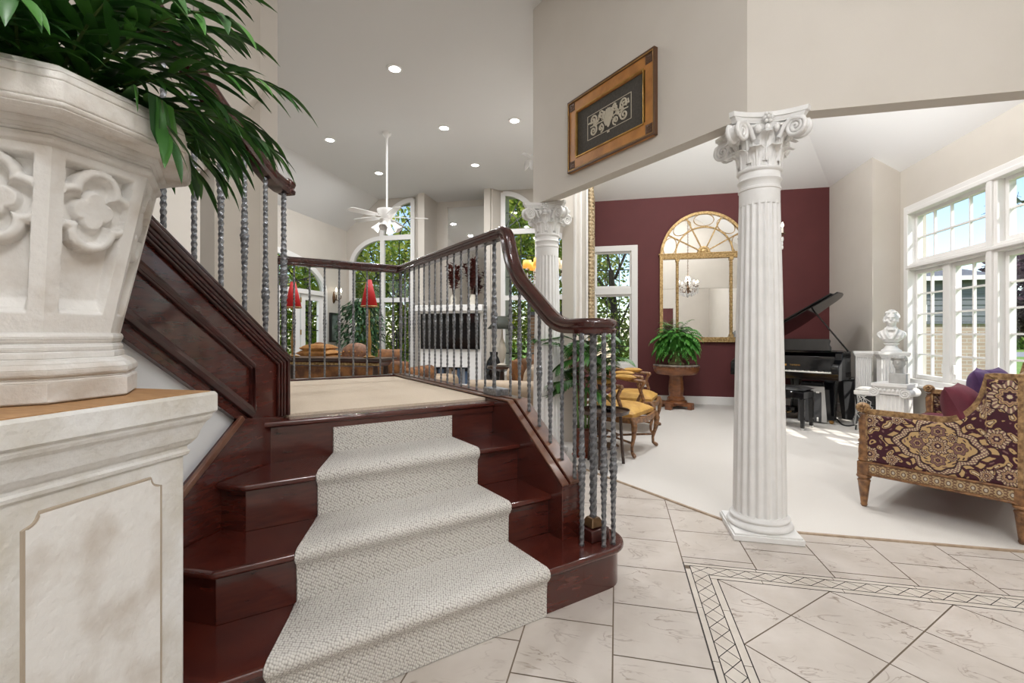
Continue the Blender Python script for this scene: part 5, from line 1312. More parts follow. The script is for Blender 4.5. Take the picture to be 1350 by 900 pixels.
# ---------------------------------------------------------------- pedestals and busts
def ped(name,label,loc,rz,w,h,volute,cat='pedestal'):
    t=thing(name,label,cat,loc,rz,'white plaster pedestals in the window corner')
    m=MB(); m.box((0,0,.03),(w*1.25,w*1.25,.06)); m.box((0,0,.075),(w*1.14,w*1.14,.03)); m.build('base','white_plaster',t,bev=.006)
    n=7; P=[]; hw=w/2
    for k in range(4):
        a=PI/2*k
        for i in range(n*8):
            x=-hw+w*i/(n*8); ph=(i%8)/8; y=-hw+(.012*math.sin(PI*(ph-.2)/.8) if ph>.2 else 0); P.append((x*math.cos(a)-y*math.sin(a),x*math.sin(a)+y*math.cos(a)))
    m=MB(); zt_=h-(.13 if volute else .075); m.prism(P,.09,zt_); m.build('fluted_shaft','white_plaster',t,smooth=40)
    m=MB(); m.box((0,0,h-.016),(w*1.30,w*1.30,.032)); m.box((0,0,h-.042),(w*1.2,w*1.2,.022))
    if volute:
        m.box((0,0,h-.085),(w*1.05,w*1.12,.07))
        for sx in (-1,1):
            M0_=m.M; m.M=Matrix.Translation((sx*w*.56,0,h-.10))@Matrix.Rotation(PI/2,4,'X'); m.lathe([(.001,-w*.58),(.050,-w*.58),(.042,-w*.2),(.042,w*.2),(.050,w*.58),(.001,w*.58)],20); m.M=M0_
            for sy in (-1,1):
                Q=[]
                for i in range(34):
                    th=i/33*PI*4.4; rr=.050*(1-i/33)+.004; Q.append((sx*w*.56-sx*rr*math.sin(th),sy*w*.60,h-.10+rr*math.cos(th)))
                m.tube(Q,.008,6)
        for i in range(5): m.ball((-.08+.04*i,-w*.58,h-.075),(.015,.012,.02),8,5); m.ball((-.08+.04*i,w*.58,h-.075),(.015,.012,.02),8,5)
    else: m.box((0,0,h-.064),(w*1.08,w*1.08,.022))
    m.build('capital','white_plaster',t,smooth=40,bev=.003); return t
PB=(3.235,6.47); ped('fluted_pedestal','tall white fluted pedestal carrying the bust near the window',(PB[0],PB[1],.008),deg(-14),.235,.935,False)
PI2=(3.04,6.02)
ped('ionic_pedestal','low white scroll-topped fluted pedestal in front of the bust pedestal',(PI2[0],PI2[1],.008),deg(-45),.255,.60,True)
ped('fluted_pedestal','white fluted pedestal half hidden behind the piano rim',(3.06,6.74,.008),deg(-20),.16,.93,False)
bu=thing('portrait_bust','white plaster bust of a man in a high collar on the fluted pedestal','bust',(PB[0],PB[1],.943),deg(-30)-PI/2+PI/2)
m=MB(); m.lathe([(.01,0),(.10,0),(.10,.02),(.085,.03),(.07,.045),(.055,.075),(.06,.085),(.075,.095),(.075,.105),(.01,.105)],28); m.build('socle','white_plaster',bu,smooth=50)
m=MB()  # front is -y
secs=[(.105,.052,.045,.0),(.125,.075,.058,.0),(.150,.105,.070,.0),(.178,.130,.078,.004),(.205,.142,.080,.008),(.230,.136,.074,.010),(.250,.112,.064,.010),(.266,.082,.056,.008),(.280,.060,.052,.006),(.30,.050,.050,.004)]
def tor(u,v):
    f=v*(len(secs)-1); i=min(len(secs)-2,int(f)); t=f-i; a=[secs[i][k]*(1-t)+secs[i+1][k]*t for k in range(4)]; an=2*PI*u; c_,s_2=math.cos(an),math.sin(an)
    return (a[1]*math.copysign(abs(c_)**.85,c_),a[3]+a[2]*math.copysign(abs(s_2)**.9,s_2),a[0])
m.grid(tor,40,28,cu=True); m.ball((0,.004,.125),(.055,.048,.03),14,8); m.ball((0,.004,.29),(.048,.048,.02),12,6)
m.tube([(0,.010,.26),(0,.004,.35)],.047,16)
m.ball((0,.006,.400),(.064,.080,.088),20,14); m.ball((0,-.018,.358),(.052,.056,.056),16,10); m.ball((0,-.048,.326),(.024,.024,.020),10,7)
m.tube([(0,-.074,.405),(0,-.090,.380),(0,-.082,.372)],.0105,8); m.ball((0,-.066,.418),(.045,.014,.009),12,6)
for s in (-1,1):
    m.ball((s*.033,-.052,.370),(.021,.022,.022),10,7); m.ball((s*.064,.010,.388),(.009,.016,.024),8,6)
    # coat lapels and shoulder folds
    m.tube([(s*.010,-.080,.150),(s*.040,-.083,.205),(s*.058,-.050,.262),(s*.050,.0,.285)],.015,8)
    m.tube([(s*.060,-.070,.150),(s*.085,-.062,.200),(s*.100,-.03,.240)],.012,8); m.tube([(s*.10,-.05,.165),(s*.125,-.03,.205)],.011,8)
m.ball((0,-.072,.350),(.024,.012,.006),8,6); m.ball((0,-.072,.341),(.019,.012,.006),8,6)
m.ball((-.020,-.070,.268),(.022,.014,.015),10,6); m.ball((.020,-.070,.268),(.022,.014,.015),10,6); m.ball((0,-.078,.268),(.009,.010,.010),8,5)
m.tube([(-.046,-.02,.283),(-.02,-.055,.277),(.02,-.055,.277),(.046,-.02,.283)],.013,8)
r=random.Random(12)
for i in range(70):
    a=r.uniform(0,2*PI); e=r.uniform(-.35,1.5); x=.070*math.cos(a)*math.cos(e); yy=.012+.086*math.sin(a)*math.cos(e); z=.405+.092*math.sin(e)
    if yy<-.030 and z<.462: continue
    m.ball((x,yy,z),(.017,.017,.015),7,5)
for s in (-1,1):
    for i in range(4): m.ball((s*.064,-.028+.010*i,.365+.016*i),(.012,.016,.018),7,5)
m.build('bust_figure','white_plaster',bu,remesh=.0048)
hp=thing('head_planter','small grey-white head-shaped planter on a block atop the low scroll pedestal','planter',(PI2[0]+.04,PI2[1]-.015,.608),deg(-42))
m=MB(); m.box((0,0,.055),(.155,.145,.11)); m.build('block','grey_plaster',hp,bev=.006)
m=MB(); m.tube([(0,.008,.10),(0,.004,.19)],.036,14); m.ball((0,.0,.232),(.055,.066,.070),18,12); m.ball((0,-.014,.196),(.045,.050,.044),14,9); m.ball((0,-.044,.172),(.02,.02,.016),8,6)
m.tube([(0,-.060,.240),(0,-.076,.215),(0,-.068,.208)],.009,8); m.ball((0,-.060,.190),(.019,.010,.005),8,5); m.ball((0,-.059,.184),(.015,.010,.005),8,5); m.ball((0,-.056,.250),(.040,.012,.007),12,6)
for s in (-1,1): m.ball((s*.055,.005,.222),(.008,.013,.02),8,6)
for k,(zz,rr,n) in enumerate(((.262,.064,14),(.282,.062,14),(.298,.052,12))):
    for i in range(n):
        a=2*PI*i/n+.2*k
        if k==0 and math.sin(a)<-.55: continue
        m.ball((rr*math.cos(a),.003+rr*1.08*math.sin(a),zz),(.017,.017,.014),7,5)
m.lathe([(.001,.285),(.045,.285),(.052,.305),(.046,.312),(.001,.306)],18)
m.build('head','grey_plaster',hp,remesh=.0055)
# ---------------------------------------------------------------- brocade settee
SO=(2.167,3.042,.008); SR_=math.atan2(.77,.64); SL,SD=1.84,.765
so=thing('brocade_settee','carved gilt-wood settee with a dark brocade side, at the right edge','sofa',SO,SR_)
def arm_top(y):
    if y>=.36: return .63
    if y<=.165: return .905
    t=(.36-y)/(.195); return .63+.275*(1-math.sqrt(max(0,1-t**2.0)))*1.0 if t<1 else .905
GOLD=(.50,.335,.155);MAR=(.050,.007,.016);MAU=(.20,.105,.095);DRK=(.035,.010,.014);PAL=(.60,.48,.30);VIO=(.07,.012,.04)
def hsh(a,b): 
    v=math.sin(a*127.1+b*311.7)*43758.5453; return v-math.floor(v)
def flower(dx,dz,s,pet,ph=0):
    d=math.hypot(dx,dz)/s; a=math.atan2(dz,dx)+ph
    d/=1+.13*math.cos(pet*a)
    if d>1: return None
    if d>.90: return DRK
    if d>.62: return PAL if math.sin(pet*3*a)>.2 else MAU
    if d>.54: return DRK
    if d>.30: return MAU if math.sin(d*46)>-.2 else GOLD
    if d>.20: return DRK
    return PAL if d<.13 else VIO
def brocol(p,z):
    x=p-.395; y=z-.475; r=math.hypot(x*.94,y*1.08); th=math.atan2(y*1.08,x*.94)
    R=.150*(1+.13*math.cos(4*th)+.05*math.cos(12*th))
    q=r/R
    if q<1.42:
        f=flower(x,y,.052,8)
        if f: return f
        for k in range(4):
            a=PI/2*k; f=flower(x-.094*math.cos(a),y-.086*math.sin(a),.036,6,a)
            if f: return f if f!=PAL else MAU
            a=PI/4+PI/2*k; f=flower(x-.090*math.cos(a),y-.080*math.sin(a),.024,5,a)
            if f: return VIO if f==MAU else f
        if q<.90: return GOLD if math.sin(13*th+r*120)*math.sin(r*240+1)>-.55 else (MAU if math.sin(r*400)>0 else DRK)
        if q<.97: return DRK
        if q<1.14: return MAU if math.sin(th*56)*math.cos(r*340)>-.1 else PAL
        if q<1.20: return DRK
        if q<1.36: return GOLD if math.sin(th*24)>-.45 else MAR
        return DRK if math.sin(th*48)>0 else MAR
    for cx,cz,s_,n in ((.69,.80,.090,8),(.64,.56,.055,6),(.060,.36,.050,7),(.060,.58,.045,7),(.69,.36,.055,7),(.175,.345,.032,5),(.60,.345,.030,5),(.60,.72,.032,5),(.20,.60,.030,5)):
        f=flower(p-cx,z-cz,s_,n)
        if f: return f
    w=math.sin(58*p+2.9*math.sin(50*z+1.3)+1.0)+.95*math.sin(66*z+2.7*math.sin(54*p))
    if .34<w<1.20: return GOLD if w>.46 else DRK
    if w>1.62: return PAL
    if -1.75>w: return MAU
    return MAR
def vcol_build(mb,name,m,parent,colf,**k):
    o=mb.build(name,m,parent,**k); me=o.data; ca=me.color_attributes.new('Col','FLOAT_COLOR','POINT')
    for i,v in enumerate(me.vertices): c=colf(v.co); ca.data[i].color=(*c,1)
    return o
def side_panel(name,x,sg,fine):
    m=MB(); nu,nv=(250,210) if fine else (60,50); y0,y1=.045,SD-.045
    def fn(u,v):
        y=y0+(y1-y0)*u; zt_=arm_top(y)-.015; z=.305+(zt_-.305)*v; e=min(u,1-u)*(y1-y0); e2=min(v*(zt_-.305),(1-v)*(zt_-.305)); k=min(1,min(e,e2)/.03)
        return (x-sg*(.010*math.sqrt(max(0,k*(2-k)))),y,z)
    m.grid(fn,nu,nv); o=vcol_build(m,name,'brocade',so,lambda c:brocol(SD-c.y,c.z),smooth=50); return o
side_panel('side_upholstery',.004,1,True)
side_panel('side_upholstery',SL-.004,-1,False)
def arm_frame(x):
    m=MB(); ys=[SD-.03-(SD-.05)*i/48 for i in range(49)]
    P=[Vector((x,y,arm_top(y)+.002)) for y in ys]; m.sweep([(-.018,-.008),(.018,-.008),(.019,.003),(.0,.008),(-.019,.003)],P,up=(1,0,0))
    m.sweep(rp(.014,.040),[Vector((x,SD-.04,.30)),Vector((x,SD-.04,.62))],up=(1,0,0)); m.sweep(rp(.022,.042),[Vector((x,.035,.30)),Vector((x,.035,.90))],up=(1,0,0))
    return m.build('arm_frame','carved_gold',so,smooth=50)
arm_frame(.022); arm_frame(SL-.022)
def railcol(c):
    t=(SD-c.y)/.052; f=t-math.floor(t); d=math.hypot((f-.5)*1.25,(c.z-.262)/.055)
    if d<.16: return (.50,.45,.36)
    if d<.28: return (.12,.06,.04)
    if d<.44: return (.42,.30,.16)
    if abs(c.z-.262)>.030: return (.26,.14,.06)
    return (.15,.075,.04) if math.sin(t*12)*math.sin(c.z*400)>-.3 else (.42,.30,.16)
m=MB(); m.grid(lambda u,v:(.0-.006*math.sin(PI*v),.04+(SD-.08)*u,.222+.080*v),260,28); vcol_build(m,'carved_apron','carved_band',so,railcol)
m=MB(); m.bb(.0,.045,.03,SD-.03,.222,.302); m.bb(SL-.045,SL,.03,SD-.03,.222,.302); m.bb(0,SL,SD-.05,SD-.005,.222,.302); m.bb(0,SL,.01,.05,.222,.302)
for z in (.222,.300): m.bb(-.008,.045,.03,SD-.03,z-.006,z+.006)
m.build('seat_rail','carved_wood',so,bev=.004)
def turned(m,x,y,z0,z1,r,tw=5):
    m.at(x,y,z0); H=z1-z0
    m.lathe([(r*(.62+.38*math.sin(PI*min(1,i/24*.95))) ,H*i/24) for i in range(25)],24,rf=lambda a,z:1+.10*math.cos(tw*a+z*90)); m.M=Matrix.Identity(4)
for x,y in ((.022,SD-.022),(.022,.028),(SL-.022,SD-.022),(SL-.022,.028)):
    m=MB(); front=y>.3; 
    m.at(x,y,0); m.lathe([(.013,0),(.020,.012),(.018,.022),(.019,.03),(.027,.12),(.034,.165),(.038,.175),(.030,.185),(.042,.198),(.042,.208),(.03,.216)],20,rf=lambda a,z:1+(.08*math.cos(6*a+z*60) if .03<z<.165 else 0)); m.M=Matrix.Identity(4)
    m.box((x,y,.258),(.062,.062,.086)); m.build('leg','carved_wood',so,smooth=40,bev=.002)
    if front:
        m=MB(); m.at(x,y,.30); m.lathe([(.022,0),(.034,.01),(.028,.03),(.031,.06),(.029,.10),(.024,.12),(.032,.135),(.024,.15),(.026,.2),(.028,.27),(.020,.30),(.03,.315)],20,rf=lambda a,z:1+(.09*math.cos(5*a+z*80))); m.M=Matrix.Identity(4)
        po=m.build('arm_post','carved_wood',so,smooth=50)
        m=MB(); m.ball((x,y+.005,.655),(.032,.042,.036),14,9); 
        for i in range(8): m.ball((x-.028,y+.005+.02*math.cos(i*PI/4),.655+.02*math.sin(i*PI/4)),(.012,.011,.011),7,5)
        m.ball((x-.034,y+.005,.655),.010,8,5); m.build('post_rosette','carved_gold',po,smooth=60)
m=MB(); m.bb(.03,SL-.03,.06,SD-.03,.30,.36); m.cushion((SL/2,SD/2+.045,.40),(SL-.10,SD-.03,.15),22,8); m.build('seat_cushion','plum_velvet',so,smooth=60)
m=MB(); m.bb(.03,SL-.03,.015,.09,.30,.89); m.build('backrest','plum_velvet',so,bev=.03,seg=3)
m=MB(); m.sweep([(-.022,-.014),(.022,-.014),(.022,.006),(.0,.016),(-.022,.006)],[Vector((.0,.035,.905)),Vector((SL*.5,.035,.93)),Vector((SL,.035,.905))],up=(0,1,0)); m.build('back_rail','carved_gold',so,smooth=50)
Mso=WM[so]
def pillow(label,l,d,rz,rx,mt,group='settee pillows'):
    t=thing('throw_pillow',label,'pillow',tuple(Mso@Vector(l)),SR_+rz,group)
    m=MB(); m.cushion((0,0,0),d,28,2.0,rx=rx,pinch=.8); p=m.build('pillow_cover',mt,t,smooth=70)
    return t
pillow('round plum pillow leaning inside the near low arm of the brocade settee',(.20,.255,.63),(.40,.44,.22),.0,deg(66),'plum_velvet')
pillow('dark violet pillow against the settee back beyond the plum pillow',(.74,.23,.69),(.46,.46,.20),.1,deg(70),'plum_dark')
pillow('violet pillow farthest along the settee back',(1.30,.23,.68),(.46,.44,.20),-.1,deg(70),'plum_dark')
# ================================================================ great room
co_=thing('console_table','dark console table with a gilt dentil edge beyond the landing railing','table',(-3.65,5.42,.008))
m=MB(); m.bb(-.82,.82,-.22,.22,.815,.845); m.build('table_top','dark_wood',co_,bev=.006)
m=MB(); 
pr=[(.80,.20,.815),(.77,.18,.79),(.74,.16,.745),(.72,.145,.735)]
for (a,b,z0),(c,d,z1) in zip(pr,pr[1:]): m.taper([(-c,-d,z1),(c,-d,z1),(c,d,z1),(-c,d,z1)],[(-a,-b,z0),(a,-b,z0),(a,b,z0),(-a,b,z0)])
m.build('apron','mahogany_dark',co_)
m=MB()
for i in range(58): m.box((-.77+i*.027,-.185,.772),(.016,.02,.03))
m.build('dentil_band','gilt',co_)
for x in (-.70,.70):
    for y in (-.13,.13):
        m=MB(); m.at(x,y,0); m.lathe([(.025,0),(.03,.05),(.02,.1),(.035,.3),(.02,.5),(.035,.65),(.03,.74)],14); m.M=Matrix.Identity(4); m.build('leg','dark_wood',co_,smooth=50)
def red_lamp(label,loc):
    t=thing('red_table_lamp',label,'lamp',loc,0,'red lamps on the console')
    m=MB(); m.lathe([(.075,0),(.08,.015),(.03,.03),(.018,.06),(.026,.12),(.030,.2),(.020,.3),(.012,.38),(.010,.62)],18); m.build('lamp_base','lamp_gold',t,smooth=50)
    m=MB(); m.lathe([(.105,.655),(.030,1.0)],32,cap=False); s=m.build('lamp_shade','red_shade',t,smooth=50,solid=.003)
    m=MB(); m.lathe([(.106,.652),(.109,.664),(.106,.668)],28,cap=False); m.build('shade_trim','gilt',s,solid=.002); m=MB(); m.lathe([(.001,1.0),(.010,1.0),(.006,1.03),(.009,1.045),(.001,1.06)],10); m.build('finial','dark_wood',t); return t
rl=red_lamp('tall red cone lamp on the console in front of the arched far window',(-3.10,5.40,.853))
dup(rl,(-4.22,5.40,.853),0,'red cone lamp at the left end of the console by the newel baluster')
gs=thing('rust_sofa','rust patterned sofa seen from behind past the dark console','sofa',(-3.95,6.35,.008))
m=MB(); m.bb(-1.05,1.05,-.32,-.12,.10,.76); m.build('backrest','rust_fabric',gs,bev=.06,seg=4)
m=MB(); m.bb(-1.0,1.0,-.2,.55,.08,.44); m.build('seat','rust_fabric',gs,bev=.05,seg=3)
for x in (-1.05,1.05):
    m=MB(); m.bb(x-.11,x+.11,-.30,.55,.06,.52); m.M=Matrix.Translation((x,0,.54))@Matrix.Rotation(PI/2,4,'X'); m.lathe([(.001,-.56),(.13,-.55),(.13,.31),(.001,.32)],20); m.build('arm','rust_fabric',gs,bev=.03)
for x in (-1.0,1.0):
    for y in (-.24,.46):
        m=MB(); m.at(x,y,0); m.lathe([(.022,0),(.03,.03),(.035,.10),(.01,.10)],12); m.M=Matrix.Identity(4); m.build('leg','dark_wood',gs)
def gpil(name,label,p,d,mt,rx=70,rz=0,cat='pillow',group='cushions on the rust sofa'):
    t=thing(name,label,cat,p,deg(rz),group); m=MB(); m.cushion((0,0,0),d,12,2.5,rx=deg(rx)); m.build('pillow_cover',mt,t,smooth=60); return t
for k,(z,w) in enumerate(((.80,.62),(.875,.56),(.95,.44))):
    t=thing('gold_cushion',('lowest and widest','middle','topmost and smallest')[k]+' of the stacked gold cushions on the rust sofa','cushion',(-4.36,6.15,z),0,'stacked gold cushions'); m=MB(); m.cushion((0,0,0),(w,.34,.13),14,3); m.build('cushion_cover','gold_cushion',t,smooth=60)
    if k==2: m=MB(); m.ball((0,0,.068),(.07,.06,.02),10,6); m.build('tuft','rust_fabric',t)
t=thing('tufted_round_cushion','round brown tufted cushion on the sofa beside the stacked gold cushions','cushion',(-3.78,6.22,.87))
m=MB(); m.ball((0,0,0),(.235,.12,.16),22,14); m.build('cushion_cover','brown_tuft',t,smooth=60)
m=MB()
for i in range(9): m.ball((-.2+.05*i,-.12+.0025*(i-4)**2,.03*((i%2)*2-1)),.013,7,5)
m.build('tufts','gold_cushion',t)
gpil('rust_pillow','rust leaf-patterned pillow at the right of the tufted round cushion',(-3.30,6.30,.78),(.40,.34,.13),'rust_fabric')
# ficus
fc=thing('ficus_tree','potted dark green ficus tree in the corner by the arched far window','plant',(-5.35,8.95,.008))
m=MB(); m.lathe([(.01,0),(.14,0),(.19,.30),(.2,.32),(.17,.32),(.16,.28),(.01,.27)],24); m.build('pot','ceramic',fc,smooth=50)
r=random.Random(21); m=MB()
for k in range(4): m.tube([(.03*k-.05,.02,.25),(.06*k-.08,.03,.8),(.14*k-.2,.05*(k%2),1.4)],.016,6,scl=lambda q:1-.6*q)
m.build('trunk','bark',fc,smooth=60)
m=MB()
for i in range(900):
    a=r.uniform(0,2*PI); e=r.uniform(-1.2,1.5); q=r.uniform(.35,1)**.6
    p=Vector((.52*q*math.cos(a)*math.cos(e),.42*q*math.sin(a)*math.cos(e),1.28+.66*q*math.sin(e)))
    m.leaf(p,(math.cos(a)*.7+r.uniform(-.4,.4),math.sin(a)*.7+r.uniform(-.4,.4),r.uniform(-.9,.1)),(r.uniform(-.3,.3),r.uniform(-.3,.3),1),r.uniform(.10,.15),.05,.5,3,.15)
m.build('foliage','ficus_leaf',fc,smooth=70)
# sconce and framed picture on the left wall
s_=thing('wall_sconce','bronze two-candle wall sconce above the dark framed picture','sconce',(-6.17,9.22,2.0))
m=MB(); m.lathe([(.001,-.16),(.035,-.12),(.045,-.03),(.03,.05),(.015,.10),(.001,.12)],12)
for sg in (-1,1): m.tube([(.03,0,-.05),(.10,sg*.05,-.09),(.13,sg*.09,-.03),(.13,sg*.09,.03)],.010,6)
m.build('backplate','bronze',s_,smooth=60)
for sg in (-1,1):
    m=MB(); m.at(.13,sg*.09,.03); m.lathe([(.012,0),(.012,.07),(.001,.07)],8); m.M=Matrix.Identity(4); o=m.build('candle','ivory',s_); m=MB(); m.at(.13,sg*.09,.10); m.lathe([(.006,0),(.022,.03),(.012,.06),(.001,.09)],8); m.M=Matrix.Identity(4); m.build('bulb','flame_bulb',o)
w_=thing('dark_framed_picture','small dark framed landscape picture under the wall sconce','picture',(-6.16,9.22,1.30))
m=MB(); m.sweep(rp(.05,.04),[(.02,-.15,-.30),(.02,.15,-.30),(.02,.15,.32),(.02,-.15,.32)],up=(1,0,0),closed=True); m.build('frame','satin_black',w_,bev=.004)
m=MB(); m.bb(.004,.012,-.14,.14,-.29,.31); m.build('print','photo_print',w_)
# iron scroll stand by the window
t=thing('iron_scroll_stand','dark wrought iron scroll stand in front of the arched far window','stand',(-4.50,8.95,.008))
m=MB(); m.tube([(0,0,0),(0,0,1.25)],.016,8); m.lathe([(.001,0),(.13,0),(.12,.02),(.02,.05)],16)
for k in range(6):
    a=PI/3*k; P=[]
    for i in range(22):
        th=i/21*PI*3.2; rr=.13*(1-i/24); P.append((math.cos(a)*(.02+rr*abs(math.sin(th*.5)+.1)),math.sin(a)*(.02+rr*abs(math.sin(th*.5)+.1)),.86+.34*i/21))
    m.tube(P,.010,5)
m.build('scrollwork','satin_black',t,smooth=60)
# television, mantel pieces, books
tv=thing('television','wide black television mounted on the fireplace surround','television',(-3.44,9.27,1.22))
m=MB(); m.bb(-.655,.655,-.03,.028,-.375,.375); m.build('case','satin_black',tv,bev=.006)
m=MB(); m.bb(-.64,.64,-.033,-.029,-.36,.36); m.build('screen','glass_black',tv)
mg=thing('overmantel_mirror','plain mirror panel filling the back of the mantel niche','mirror',(-3.18,10.22,2.8))
m=MB(); m.bb(-.66,.36,-.012,.02,-1.0,1.3); m.build('mirror_pane','mirror_glass',mg)
m=MB(); m.bb(-.68,-.66,-.02,.025,-1.02,1.32); m.build('mirror_edge','wall_paint',mg)
def arrangement(name,label,x,mt,seed,h,n):
    v=thing('mantel_vase',label[0],'vase',(x,9.42,1.77)); m=MB(); m.lathe([(.01,0),(.07,0),(.08,.02),(.06,.06),(.075,.14),(.05,.20),(.06,.23),(.045,.22),(.01,.20)],20); m.build('vase_body','ceramic',v,smooth=50)
    t=thing(name,label[1],'dried flowers',(x,9.42,1.95)); r=random.Random(seed); m=MB(); l=MB()
    for i in range(n):
        a=r.uniform(0,2*PI); s=r.uniform(.04,.34); hh=h*r.uniform(.6,1.1); P=[(0,0,0),(s*.4*math.cos(a),s*.3*math.sin(a),hh*.5),(s*math.cos(a)+r.uniform(-.04,.04),s*.6*math.sin(a),hh)]; m.tube([Vector(q) for q in P],.005,5,scl=lambda q:1-.6*q)
        for j in range(24):
            b=Vector(P[1]).lerp(Vector(P[2]),r.uniform(-.4,.75)); l.leaf(b,(r.uniform(-1,1),r.uniform(-1,1),r.uniform(.1,1)),(0,0,1),r.uniform(.08,.14),.06,.3,3)
    m.build('twigs','twig',t,smooth=60); l.build('dried_leaves',mt,t,smooth=60)
arrangement('burgundy_branches',('left small vase on the mantel holding burgundy branches','burgundy dried branches in the left mantel vase'),-3.42,'burgundy_plant',31,.80,13)
arrangement('burgundy_branches',('right small vase on the mantel holding dark twigs','tall dark red dried twigs in the right mantel vase'),-2.98,'burgundy_plant',32,.86,14)
r=random.Random(5); x=-3.82; cols=['hearth_dark','book_blue','book_blue','hearth_dark','book_grey','book_tan','book_grey','book_tan','book_blue','book_blue','book_grey','book_blue','hearth_dark']
pos=['leftmost book in the fireplace opening','second book from the left in the fireplace opening','third book from the left in the fireplace opening','fourth book from the left in the fireplace opening','fifth book from the left in the fireplace opening','sixth book from the left in the fireplace opening','middle book of the row in the fireplace opening','sixth book from the right in the fireplace opening','fifth book from the right in the fireplace opening','fourth book from the right in the fireplace opening','third book from the right in the fireplace opening','second book from the right in the fireplace opening','rightmost book in the fireplace opening']
for i,c in enumerate(cols):
    h=r.uniform(.26,.33); w=.056; m=MB(); m.bb(0,w,0,.2,0,h); m.bb(.004,w-.004,-.003,.2,.02,.05); t=tag(m.build('book',c,bev=.003),pos[i],'book','books in the fireplace opening'); t.location=(x,9.42,.10); x+=.0605
# ottoman
t=thing('tan_ottoman','round tan ottoman in front of the fireplace beyond the railing','ottoman',(-2.95,7.55,.008))
m=MB(); m.lathe([(.01,.06),(.27,.06),(.29,.12),(.29,.38),(.26,.44),(.15,.46),(.01,.465)],32); m.build('cushion_top','tan_leather',t,smooth=60)
for k in range(4):
    a=PI/4+PI/2*k; m=MB(); m.tube([(.2*math.cos(a),.2*math.sin(a),.07),(.21*math.cos(a),.21*math.sin(a),0)],.02,8); m.build('leg','dark_wood',t)
# tan sofa on the right side with cushions
ts=thing('tan_sofa','long tan leather sofa by the partition wall, seen through the balusters','sofa',(-1.22,6.15,.008))
m=MB(); m.bb(-.45,.45,-.95,.95,.06,.30); m.build('base','tan_leather',ts,bev=.03)
for k in range(3):
    m=MB(); m.cushion((-.10,-.63+.63*k,.37),(.72,.62,.17),12,5); m.build('seat_cushion','tan_leather',ts,smooth=60)
    m=MB(); m.cushion((.27,-.63+.63*k,.58),(.24,.62,.40),12,4); m.build('back_cushion','tan_leather',ts,smooth=60)
m=MB(); m.bb(.33,.48,-.98,.98,.06,.80); m.build('backrest','tan_leather',ts,bev=.05,seg=3)
for y in (-1.0,1.0):
    m=MB(); m.bb(-.45,.45,y-.10,y+.10,.06,.50); m.M=Matrix.Translation((0,y,.50))@Matrix.Rotation(PI/2,4,'Y'); m.lathe([(.001,-.47),(.12,-.46),(.12,.46),(.001,.47)],18); m.build('arm','tan_leather',ts,bev=.03)
for x in (-.38,.38):
    for y in (-.95,.95):
        m=MB(); m.at(x,y,0); m.lathe([(.022,0),(.03,.03),(.035,.08),(.01,.08)],12); m.M=Matrix.Identity(4); m.build('leg','dark_wood',ts)
gp='cushions on the tan sofa'
for i,(y,dx,mt,lb) in enumerate(((5.55,.0,'rust_fabric','rust cushion nearest the railing on the tan sofa'),(5.95,.05,'brown_cushion','dark brown cushion second from the railing on the tan sofa'),(6.35,.05,'brown_cushion','dark brown cushion in the middle of the tan sofa'),(6.75,.0,'rust_fabric','rust cushion at the far end of the tan sofa'))):
    t=thing('sofa_cushion',lb,'cushion',(-1.17+dx,y,.66),deg(90),gp); m=MB(); m.cushion((0,0,0),(.42,.40,.16),12,2.5,rx=deg(72)); m.build('cushion_cover',mt,t,smooth=60)
# olive lamp on an end table beyond
t=thing('round_end_table','dark end table under the olive-shaded lamp beyond the tan sofa','table',(-1.94,7.80,.008)); m=MB(); m.lathe([(.2,0),(.2,.03),(.05,.06),(.04,.5),(.26,.56),(.26,.6),(.01,.6)],24); m.build('table_body','dark_wood',t,smooth=40)
t=thing('olive_lamp','table lamp with a dark olive cone shade beyond the balusters','lamp',(-1.94,7.80,.61))
m=MB(); m.lathe([(.08,0),(.09,.02),(.03,.05),(.06,.15),(.08,.28),(.05,.4),(.02,.48),(.012,.68)],18); m.build('lamp_base','ceramic',t,smooth=50)
m=MB(); m.lathe([(.255,.64),(.075,.86)],32,cap=False); m.build('lamp_shade','olive_shade',t,smooth=50,solid=.003)
t=thing('black_vase','black round vase on the floor beside the fireplace','vase',(-2.38,8.9,.008)); m=MB(); m.lathe([(.01,0),(.09,0),(.17,.2),(.19,.42),(.14,.62),(.07,.72),(.09,.8),(.07,.8),(.05,.7),(.01,.68)],24); m.build('vase_body','glass_black',t,smooth=50)
# ceiling fan
FX,FY=-3.455,6.54
t=thing('ceiling_fan','white five-blade ceiling fan with lamp kit on a long rod','ceiling fan',(FX,FY,2.95))
m=MB(); m.lathe([(.014,.10),(.014,1.25)],10); m.lathe([(.001,1.31),(.065,1.308),(.06,1.27),(.02,1.23),(.014,1.2)],20); m.build('downrod','fan_white',t,smooth=50)
m=MB(); m.lathe([(.001,.15),(.03,.15),(.05,.13),(.145,.125),(.15,.11),(.135,.07),(.10,.03),(.085,.0),(.06,-.02),(.06,-.10),(.05,-.13),(.001,-.13)],28); m.build('motor_housing','fan_white',t,smooth=40)
for k in range(5):
    a=2*PI*k/5+.42; m=MB(); m.at(0,0,.015,rz=a); m.prism([(.10,-.012),(.20,-.03),(.20,.03),(.10,.012)],-.006,.004); m.M=m.M@Matrix.Rotation(deg(12),4,'X'); m.prism([(.18,-.05),(.30,-.062),(.58,-.068),(.62,-.05),(.63,0),(.62,.05),(.58,.068),(.30,.062),(.18,.05)],-.004,.004); m.M=Matrix.Identity(4); m.build('fan_blade','fan_white',t,bev=.002)
